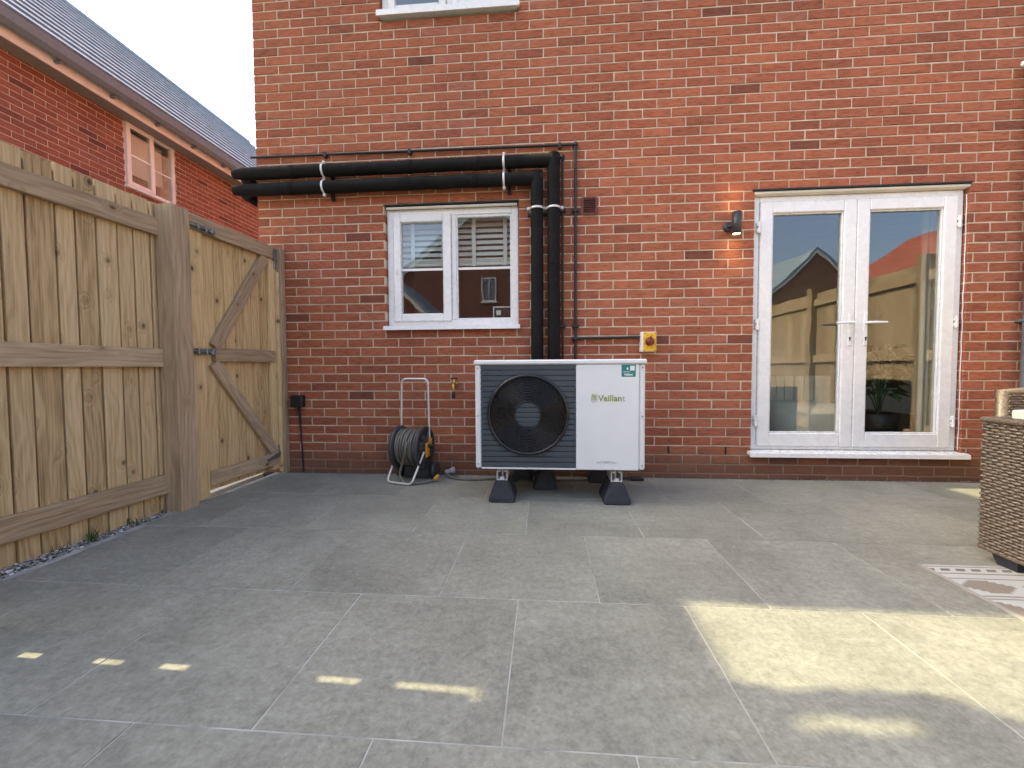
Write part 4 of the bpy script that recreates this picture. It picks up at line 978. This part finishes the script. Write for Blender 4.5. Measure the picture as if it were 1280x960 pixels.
# hub badge with slats
for k in range(5):
    z0 = cz-.08+.032*k+.002; z1 = z0+.029; mb = MB(); slat_piece(mb, lambda z: cx-half(z, .082), lambda z: cx+half(z, .082), z0, min(z1, cz+.079)); mb.build('hub_slat', M['hpdark'], hp, True)
for o in hp.children:
    if o.name.startswith('hub_slat'): o.location.y -= .010
for x in (2.032, 3.099):
    for z in (.26, .58, .895):
        m = MB(); m.lathe([(0, -.002), (.005, -.002), (.0055, 0)], (x, YF+.003, z), 'y', 10); m.build('screw', M['zinc'], hp)
# lettering
text_on_wall('brand_lettering', 'Vaillan', .056, M['logo'], 2.816, YF-.0006, .679, hp, .152, .0012)
text_on_wall('brand_lettering', 't', .056, M['logo_grey'], 2.972, YF-.0006, .679, hp, .016, .0012)  # last letter grey where the painted green reflection stops
text_on_wall('model_lettering', 'aroTHERM plus', .024, M['logo_grey'], 2.81, YF-.0006, .273, hp, .125)
lg = MB(); ec = Vector((2.792, YF-.001, .697))
ell = lambda a, b_, t_: (ec.x+a*math.cos(t_), ec.y, ec.z+b_*math.sin(t_))
lg.tube([ell(.019, .023, 2*math.pi*i/28) for i in range(28)], .0016, 5, closed=True)
for s_ in (-1, 1):      # two long ears leaving the ring, and the face below
    lg.tube([(ec.x+s_*.003, ec.y, ec.z+.006), (ec.x+s_*.008, ec.y, ec.z+.020), (ec.x+s_*.014, ec.y, ec.z+.033)], [.0015, .0032, .0012], 6)
lg.tube([ell(.010, .011, 2*math.pi*i/18) for i in range(18)], .0016, 5, closed=True)
for dz in (-.006, 0, .006): lg.tube([(ec.x-.009, ec.y, ec.z+dz-.001), (ec.x+.009, ec.y, ec.z+dz-.001)], .0011, 5)
lg.build('brand_emblem', M['logo'], hp)
stk = box('sticker', hp, M['teal'], 2.966, 3.055, YF-.0012, YF-.0001, .836, .914)
box('sticker_mark', hp, M['print_w'], 2.999, 3.007, YF-.002, YF-.0012, .880, .896)
text_on_wall('sticker_lettering', 'Vaillant', .02, M['print_w'], 2.981, YF-.0016, .844, hp, .056, .0006)
box('sticker_line', hp, M['print_w'], 2.976, 3.018, YF-.002, YF-.0012, .866, .869); box('sticker_panel', hp, M['print_w'], 3.02, 3.048, YF-.002, YF-.0012, .876, .906)
# feet: rubber blocks with channels
def foot(x, y, front=True):
    zt = .142; pr = [(-.088, 0), (-.085, .012), (-.05, zt-.012), (-.042, zt), (.042, zt), (.05, zt-.012), (.085, .012), (.088, 0)]
    m = MB(); K = [(-.088, -.13, 0), (.088, -.13, 0), (.088, .13, 0), (-.088, .13, 0)]
    def ring(sx, sy, z): return [(x-sx+.012, y-sy, z), (x+sx-.012, y-sy, z), (x+sx, y-sy+.012, z), (x+sx, y+sy-.012, z), (x+sx-.012, y+sy, z), (x-sx+.012, y+sy, z), (x-sx, y+sy-.012, z), (x-sx, y-sy+.012, z)]
    L_ = [ring(.083, .125, 0), ring(.088, .13, .008), ring(.086, .128, .03), ring(.050, .105, zt-.02), ring(.041, .095, zt-.004), ring(.035, .09, zt)]
    V = [p for r_ in L_ for p in r_]; F = [(i*8+k, i*8+(k+1) % 8, (i+1)*8+(k+1) % 8, (i+1)*8+k) for i in range(5) for k in range(8)]+[tuple(range(40, 48)), tuple(range(7, -1, -1))]
    m.add(V, F); ft = m.build('foot', M['rubber'], hp, True)
    c = MB(); c.box(x-.036, x+.036, y-.085, y+.085, zt-.003, zt+.006); c.box(x-.036, x-.031, y-.085, y+.085, zt+.0065, zt+.062); c.box(x+.031, x+.036, y-.085, y+.085, zt+.0065, zt+.062); c.box(x-.030, x-.012, y-.085, y+.085, zt+.058, zt+.063); c.box(x+.012, x+.030, y-.085, y+.085, zt+.058, zt+.063)
    c.tube([(x, y-.03, zt), (x, y-.03, zt+.08)], .006, 8); c.box(x-.014, x+.014, y-.086, y-.07, zt+.0065, zt+.022); c.build('channel', M['clip'], ft)
foot(2.185, -.62); foot(2.945, -.62); foot(2.475, -.31); foot(2.29, -.115); foot(2.90, -.115)
m = MB()
for y in (-.62, -.30): m.box(2.05, 3.09, y-.02, y+.02, .206, .2265)
m.build('base_rail', M['steel'], hp)
bx_ = thing('black_cable_end', (3.2, -.12, 0), 'black cable end lying by the wall right of the heat pump', 'cable')
m = MB(); m.tube([(2.98, -.12, .012), (3.08, -.13, .012), (3.16, -.135, .014)], .009, 8); m.build('cable', M['black'], bx_)
m = MB(); m.box(3.15, 3.25, -.165, -.12, .0, .028, ch=.006); m.build('connector', M['black'], bx_)

# ================================================================== HOSE REEL
hr = thing('hose_reel', (1.40, -.21, 0), 'dark grey hose reel with chrome handle and orange crank against the brick wall', 'hose reel')
A = Vector((math.cos(R(9)), -math.sin(R(9)), 0)); B = Vector((-A.y, A.x, 0)) ; HC = Vector((1.405, -.205, .262))
def flange(off, rr=.172, th=.016):
    m = MB(); c = HC+A*off; s_ = 1 if off > 0 else -1
    m.lathe([(.06, -s_*th), (rr-.01, -s_*th), (rr, -s_*th*.5), (rr, s_*th*.6), (rr-.012, s_*th), (rr-.03, s_*th*.2), (.09, s_*th*.2), (.085, s_*th), (0, s_*th)], c, A, 36); m.build('flange', M['reel'], hr)
    for k in range(6):
        t_ = R(60*k+12); e = Vector((0, 0, 1))*math.sin(t_)+B*math.cos(t_); m = MB(); m.tube([c+e*.08+A*s_*th*.5, c+e*(rr-.02)+A*s_*th*.5], .008, 6); m.build('rib', M['reel'], hr)
flange(-.108); flange(.108)
m = MB(); m.lathe([(.075, -.11), (.075, .11)], HC, A, 24); m.build('drum', M['reel'], hr)
# wound hose, two layers
m = MB(); pts = []
for lay, rr in ((0, .118), (1, .136)):
    T = 8; N = T*26
    for i in range(N+1):
        f = i/N; off = (-.088+.176*f) if lay == 0 else (.088-.176*f); t_ = 2*math.pi*T*f+lay; wob = .004*math.sin(i*.37+lay)
        pts.append(HC+A*(off+.004*math.sin(i*.11))+(Vector((0, 0, 1))*math.cos(t_)+B*math.sin(t_))*(rr+wob))
# loose end: crosses the coil, drops to the ground and loops to the connector
pts += [HC+A*.03+B*-.150+Vector((0, 0, .05)), HC+A*.0+B*-.156+Vector((0, 0, -.08)), HC+A*-.035+B*-.145+Vector((0, 0, -.19)), Vector((1.385, -.37, .025)), Vector((1.43, -.375, .012)), Vector((1.52, -.35, .012)), Vector((1.60, -.29, .02)), Vector((1.625, -.255, .045))]
hs = MB(); 
P_ = pts[-8:]; sm = []
body_ = pts[:-8]
chain = [body_[-1]]+P_
for a in range(len(chain)-1):
    p0 = chain[max(a-1, 0)]; p1 = chain[a]; p2 = chain[a+1]; p3 = chain[min(a+2, len(chain)-1)]
    for i in range(6):
        t_ = i/6; sm.append(.5*((2*p1)+(p2-p0)*t_+(2*p0-5*p1+4*p2-p3)*t_*t_+(3*p1-p0-3*p2+p3)*t_**3))
hs.tube(body_, .0098, 7); hs.tube(sm+[chain[-1]], .0098, 8); hs.build('hose', M['hose'], hr)
m = MB(); m.lathe([(0, 0), (.014, 0), (.016, .012), (.016, .04), (.012, .05), (0, .05)], (1.605, -.285, .02), (.5, .3, .55), 12); m.build('connector', M['orange'], hr)
def bent(pts, rad, n=6):
    pts = [Vector(p) for p in pts]; out = [pts[0]]
    for a, b_, c in zip(pts, pts[1:], pts[2:]):
        d0 = (a-b_).normalized(); d1 = (c-b_).normalized(); p0 = b_+d0*rad; p1 = b_+d1*rad
        for i in range(n+1):
            t_ = i/n; out.append(p0*(1-t_)**2+b_*2*t_*(1-t_)+p1*t_*t_)
    return out+[pts[-1]]
def loc(a, b_, z): return HC+A*a+B*b_+Vector((0, 0, z-HC.z))
m = MB(); m.tube(bent([loc(-.128, .06, .27), loc(-.124, .075, .812), loc(.110, .075, .812), loc(.124, .06, .30)], .045), .0085, 10); m.build('handle', M['chrome'], hr)
m = MB(); m.tube(bent([loc(-.130, -.02, .20), loc(-.145, -.15, .012), loc(.085, -.19, .012), loc(.132, -.06, .24)], .045), .0085, 10); m.build('foot_bar', M['chrome'], hr)
m = MB(); m.lathe([(.012, 0), (.019, .006), (.02, .05), (.015, .062), (.010, .065)], loc(.125, .06, .27), 'z', 12); m.build('socket_collar', M['orange'], hr)
m = MB(); m.box(-.012, .012, -.035, .03, -.075, .045, ch=.012); m = m.build('crank', M['orange'], hr); m.matrix_basis = axes(loc(.142, -.02, .265), A, B, (0, 0, 1))
m = MB(); m.lathe([(0, 0), (.014, 0), (.017, .01), (.015, .045), (0, .05)], loc(.15, -.02, .285), A, 12); m.build('crank_knob', M['black'], hr)
m = MB(); m.lathe([(0, 0), (.022, 0), (.022, .02), (0, .02)], loc(-.148, .0, .26), A, 12); m.build('inlet', M['brass'], hr)
m = MB(); m.box(-.10, .13, .02, .09, .0, .12, ch=.02); o = m.build('base', M['reel'], hr); o.matrix_basis = axes(HC-Vector((0, 0, HC.z)), A, B, (0, 0, 1))
for off in (.165, -.145):
    m = MB(); m.lathe([(0, -.016), (.06, -.016), (.068, -.010), (.068, .010), (.06, .016), (0, .016)], loc(off, .07, .068), A, 24); m.build('wheel', M['reel'], hr)
hz = thing('garden_hose', (1.7, -.2, 0), 'grey hose with a grey tap connector trailing behind the heat pump', 'hose')
m = MB(); hp_ = [(1.66, -.14, .045), (1.70, -.17, .02), (1.78, -.21, .010), (1.92, -.225, .010), (2.08, -.19, .010), (2.30, -.24, .010), (2.6, -.2, .010), (2.85, -.17, .010)]
cp = [Vector(p) for p in hp_]; sm = []
for a in range(len(cp)-1):
    p0 = cp[max(a-1, 0)]; p1 = cp[a]; p2 = cp[a+1]; p3 = cp[min(a+2, len(cp)-1)]
    for i in range(6):
        t_ = i/6; sm.append(.5*((2*p1)+(p2-p0)*t_+(2*p0-5*p1+4*p2-p3)*t_*t_+(3*p1-p0-3*p2+p3)*t_**3))
m.tube(sm+[cp[-1]], .0095, 8); m.build('hose', M['hose'], hz)
m = MB(); m.lathe([(0, 0), (.014, 0), (.02, .015), (.02, .05), (.026, .055), (.026, .085), (0, .085)], (1.655, -.135, .04), (.9, .1, .25), 14); m.build('connector', M['logo_grey'], hz)

# ================================================================== GARDEN FURNITURE
def weave(o, u, v, n, Lu, Lv, mb, pitch=.0135, per=.046):
    """woven band: rows run along u and pass in front of and behind stakes"""
    o, u, v, n = Vector(o), Vector(u), Vector(v), Vector(n); rows = int(Lv/pitch)
    for r_ in range(rows):
        z = pitch*(r_+.5); seg = int(Lu/per*4); V = []
        for i in range(seg+1):
            x = Lu*i/seg; ph_ = math.cos(math.pi*x/per*2+(math.pi if r_ % 2 else 0)); d = .0035+.0035*ph_
            c = o+u*x+v*z+n*d
            V += [c-v*pitch*.46-n*.003, c+n*.001, c+v*pitch*.46-n*.003]
        F = []
        for i in range(seg):
            a = 3*i; F += [(a, a+3, a+4, a+1), (a+1, a+4, a+5, a+2)]
        mb.add(V, F, False)
sofa = thing('wicker_sofa', (4.9, -2.1, 0), 'brown woven wicker sofa side with black block feet on the patterned rug', 'sofa')
m = MB(); m.box(4.48, 4.66, -3.0, -1.405, .062, .648); m.box(4.66, 5.35, -1.56, -1.405, .062, .648); m.box(4.66, 5.35, -3.0, -1.56, .062, .36); m.build('core', M['core'], sofa)
m = MB(); weave((4.48, -1.398, .058), (0, -1, 0), (0, 0, 1), (-1, 0, 0), 1.6, .592, m); weave((5.35, -1.398, .058), (-1, 0, 0), (0, 0, 1), (0, 1, 0), .872, .592, m); weave((4.48, -1.40, .648), (0, -1, 0), (1, 0, 0), (0, 0, 1), 1.6, .18, m); m.build('weave', M['weave'], sofa, False)
m = MB(); m.tube([(4.478, -1.40+.0, .650), (4.478, -3.0, .650)], .0125, 8); m.tube([(4.474, -1.398, .650), (5.35, -1.398, .650)], .0125, 8); m.tube([(4.479, -1.399, .06), (4.479, -3, .06)], .008, 8); m.build('edge_braid', M['weave'], sofa)
for y in (-1.50, -2.9):
    for x in (4.535, 5.28):
        m = MB(); q = [(x-.055, y-.055), (x+.055, y-.055), (x+.055, y+.055), (x-.055, y+.055)]; c_ = .72
        m.add([(x+(a-x)*c_, y+(b_-y)*c_, .0045) for a, b_ in q]+[(a, b_, .064) for a, b_ in q], [(3, 2, 1, 0), (4, 5, 6, 7)]+[(i, (i+1) % 4, (i+1) % 4+4, i+4) for i in range(4)]); m.build('foot', M['rubber'], sofa)
box('seat_cushion', sofa, M['cushion'], 4.67, 5.36, -2.98, -1.57, .361, .49, ch=.03)
pk = thing('packet', (4.575, -1.50, .66), 'small pale green and white packet lying on top of the wicker sofa', 'packet')
box('wrapper', pk, M['packet'], 4.53, 4.64, -1.545, -1.455, .655, .70, ch=.008); box('print', pk, M['inkblue'], 4.565, 4.61, -1.5462, -1.5451, .668, .678)
ch = thing('wicker_chair', (5.62, -.62, 0), 'pale woven wicker chair back showing behind the wicker sofa', 'chair')
m = MB(); m.box(5.345, 5.90, -.66, -.60, .30, .725); m.box(5.345, 5.90, -1.15, -.661, .12, .38); m.build('core', M['core'], ch)
m = MB(); weave((5.34, -.664, .30), (1, 0, 0), (0, 0, 1), (0, -1, 0), .565, .43, m, .016, .05); weave((5.91, -.596, .30), (-1, 0, 0), (0, 0, 1), (0, 1, 0), .565, .43, m, .016, .05); weave((5.338, -.60, .12), (0, -1, 0), (0, 0, 1), (-1, 0, 0), .07, .61, m, .016, .05); weave((5.338, -.66, .12), (0, -1, 0), (0, 0, 1), (-1, 0, 0), .49, .26, m, .016, .05); m.tube([(5.338, -.632, .2), (5.330, -.635, .728), (5.62, -.635, .742), (5.91, -.635, .728)], .034, 10); m.build('weave', M['weave'], ch)
for x in (5.38, 5.86):
    for y in (-.64, -1.11): box('leg', ch, M['core'], x-.02, x+.02, y-.02, y+.02, .0, .121)
rg = MB(); rg.box(4.14, 6.0, -3.6, -1.485, .0008, .0045); rgo = rg.build('patterned_rug', M['rug']); tag(rgo, 'beige and white patterned outdoor rug on the patio under the wicker sofa', 'rug')

# ================================================================== BEYOND THE PICTURE (seen in the glass, or shading the patio)
rf = thing('boundary_fence', (6.3, -4, 0), 'timber boundary fence facing the house, mirrored in the door glass', 'fence')
y = -.15
while y > -9.2:
    wd = random.uniform(.105, .125); plank('board', rf, M['rail'], round(wd+.012, 2), .02, 1.93, axes((6.30, y, 0), (0, -1, 0), (1, 0, 0), (0, 0, 1)), True); y -= wd
for z in (.2, .95, 1.74): plank('rail', rf, M['rail'], .1, .035, 9.0, axes((6.262, -9.2, z), (0, 0, 1), (1, 0, 0), (0, 1, 0)))
for k in range(6): plank('post', rf, M['rail'], .1, .1, 2.0, axes((6.225, -.97-1.75*k, 0), (0, 1, 0), (1, 0, 0), (0, 0, 1)))
bf = thing('rear_fence', (3, -9.3, 0), 'timber rear fence at the end of the garden', 'fence')
x = -.4
while x < 6.3:
    wd = random.uniform(.105, .125); plank('board', bf, M['board'], round(wd+.012, 2), .02, 1.85, axes((x+wd, -9.3, 0), (-1, 0, 0), (0, -1, 0), (0, 0, 1)), True); x += wd
for z in (.2, .95, 1.68): plank('rail', bf, M['rail'], .1, .035, 6.7, axes((-.4, -9.265, z), (0, 0, 1), (0, -1, 0), (1, 0, 0)))
def far_house(name, label, x0, x1, y0, y1, ze, zr, gable_y, roofm, wins):
    """gable_y True: gable ends face +-y (ridge along y)"""
    h = thing(name, ((x0+x1)/2, (y0+y1)/2, 0), label, 'house')
    m = MB(); m.box(x0, x1, y0+.01, y1-.01, -.06, ze); o = m.build('wall', M['far_y'] if not gable_y else M['far_x'], h)
    s_ = MB()
    if gable_y:
        xm = (x0+x1)/2; k = (zr-ze)/(xm-x0); e = .25
        MB().prism([(x0, ze+.001), (x1, ze+.001), (xm, zr)], y0+.01, y1-.01, 'xz').build('gable', M['far_x'], h, True)
        s_.prism([(x0-e, ze-e*k), (xm, zr), (x1+e, ze-e*k), (x1+e, ze-e*k+.16), (xm, zr+.18), (x0-e, ze-e*k+.16)], y0-.12, y1+.12, 'xz')
        b_ = MB(); b_.prism([(x0-e, ze-e*k-.14), (xm, zr-.16), (x1+e, ze-e*k-.14), (x1+e, ze-e*k-.001), (xm, zr-.002), (x0-e, ze-e*k-.001)], y1+.05, y1+.11, 'xz'); rr = s_.build('roof', roofm, h, True); b_.build('barge_board', M['upvc'], rr, True)
    else:
        ym = (y0+y1)/2; k = (zr-ze)/(ym-y0); e = .25
        MB().prism([(y0, ze+.001), (y1, ze+.001), (ym, zr)], x0+.01, x1-.01, 'yz').build('gable', M['far_y'], h, True)
        s_.prism([(y0-e, ze-e*k), (ym, zr), (y1+e, ze-e*k), (y1+e, ze-e*k+.16), (ym, zr+.18), (y0-e, ze-e*k+.16)], x0-.12, x1+.12, 'yz'); s_.build('roof', roofm, h, True)
    for (pl, a, b_, c, d) in wins:
        if pl == 'y1':
            f_ = frame(MB(), a, b_, c, d, .06, .06, .06, .06, y1-.009, y1+.04); f_.box((a+b_)/2-.02, (a+b_)/2+.02, y1-.0085, y1+.03, c+.061, d-.061); f_ = f_.build('window', M['upvc'], h); box('pane', f_, M['glass'], a+.06, b_-.06, y1-.004, y1+.01, c+.06, d-.06)
            box('sill', f_, M['upvc'], a-.06, b_+.06, y1-.008, y1+.1, c-.06, c-.001)
        else:
            m = frame(MB(), a, b_, c, d, .06, .06, .06, .06, -.04, .009)
            m.v = [(x0+v[1], v[0], v[2]) for v in m.v]; f_ = m.build('window', M['upvc'], h, True); box('pane', f_, M['glass'], x0-.01, x0+.004, a+.06, b_-.06, c+.06, d-.06)
    return h
far_house('opposite_house', 'brick house with a wide gable, mirrored in the kitchen window', -3.7, 3.9, -22, -14, 4.9, 8.0, True, M['tile'], [('y1', -.2, .42, 3.72, 4.72), ('y1', 1.8, 2.9, 3.5, 4.7), ('y1', -2.4, -1.3, .9, 2.1), ('y1', 1.4, 2.6, .9, 2.1)])
far_house('garage', 'low brick garage with grey tiled roof, mirrored low in the kitchen window', -3.6, -1.0, -12.0, -9.8, 2.35, 3.6, True, M['tile'], [])
far_house('far_gable_house', 'grey-roofed brick house with a gable, mirrored in the left door pane', 15.75, 20.8, -31, -22, 5.2, 7.6, True, M['tile'], [('y1', 17.2, 18.2, 3.2, 4.4)])
far_house('red_roofed_house', 'sunlit brick house with a red tiled roof, mirrored in the right door pane', 13.6, 18.4, -13, -5.0, 3.75, 5.4, True, M['tile_r'], [('x0', -11.6, -10.4, 1.6, 2.9), ('x0', -9.2, -8.2, 1.6, 2.9)])
# unseen tree beyond the left fence, crown shaped to shade the patio
tr = thing('shadow_tree', (-3.3, -3.9, 0), 'unseen leafy tree beyond the left fence, crown shaped to shade the patio', 'tree')
m = MB(); m.tube([(-3.3, -3.9, -.05), (-3.28, -3.88, 1.5), (-3.34, -3.9, 3.2), (-3.3, -3.85, 4.6), (-3.2, -3.8, 6.2)], [.16, .13, .10, .07, .03], 10)
cl = []
for k in range(26):
    a = random.uniform(0, 6.28); el_ = random.uniform(-.5, 1.2); rr = random.uniform(.5, 1.35)
    cl.append(Vector((-3.3+math.cos(a)*math.cos(el_)*rr*1.1, -3.95+math.sin(a)*math.cos(el_)*rr, 6.1+math.sin(el_)*rr*1.3)))
for c in cl[:14]: m.tube([(-3.3, -3.88, random.uniform(3.4, 5)), (Vector((-3.3, -3.88, 4.8))+c)/2, c], [.05, .03, .012], 6)
m.build('trunk', M['bark'], tr)
m = MB()
for c in cl:
    for _ in range(420):
        d = Vector((random.gauss(0, 1), random.gauss(0, 1), random.gauss(0, 1))).normalized()*random.uniform(.05, 1)**.6*.55; p = c+d
        n_ = Vector((random.gauss(0, 1), random.gauss(0, 1), random.gauss(0, 1))).normalized(); e1 = n_.orthogonal().normalized(); e2 = n_.cross(e1); s_ = random.uniform(.06, .11)
        m.add([p-e1*s_, p-e2*s_*.6, p+e1*s_, p+e2*s_*.6], [(0, 1, 2, 3)])
def edge(xs): return -2.27 if xs < 3.45 else -2.27-.5*(xs-3.45)  # crown outline set by where its shadow should fall on the patio
k = 0
while k < 20000:
    p = Vector((random.uniform(-3.9, -2.7), random.uniform(-3.1, -2.1), random.uniform(4.2, 7.6))); xs_, ys_ = p.x+1.198*p.z, p.y-.035*p.z; k += 1
    if ys_ > edge(xs_)+random.gauss(0, .012) or xs_ < (2.31 if ys_ > -2.385 else 2.12): continue
    if 3.08 < xs_ < 3.43 and abs(ys_+2.386) < .034: continue  # gap left in the leaves to let a streak of sun through
    n_ = Vector((random.gauss(0, 1), random.gauss(0, 1), random.gauss(0, 1))).normalized(); e1 = n_.orthogonal().normalized(); e2 = n_.cross(e1); s_ = random.uniform(.03, .055)
    m.add([p-e1*s_, p-e2*s_*.6, p+e1*s_, p+e2*s_*.6], [(0, 1, 2, 3)])
m.build('crown', M['tree'], tr)
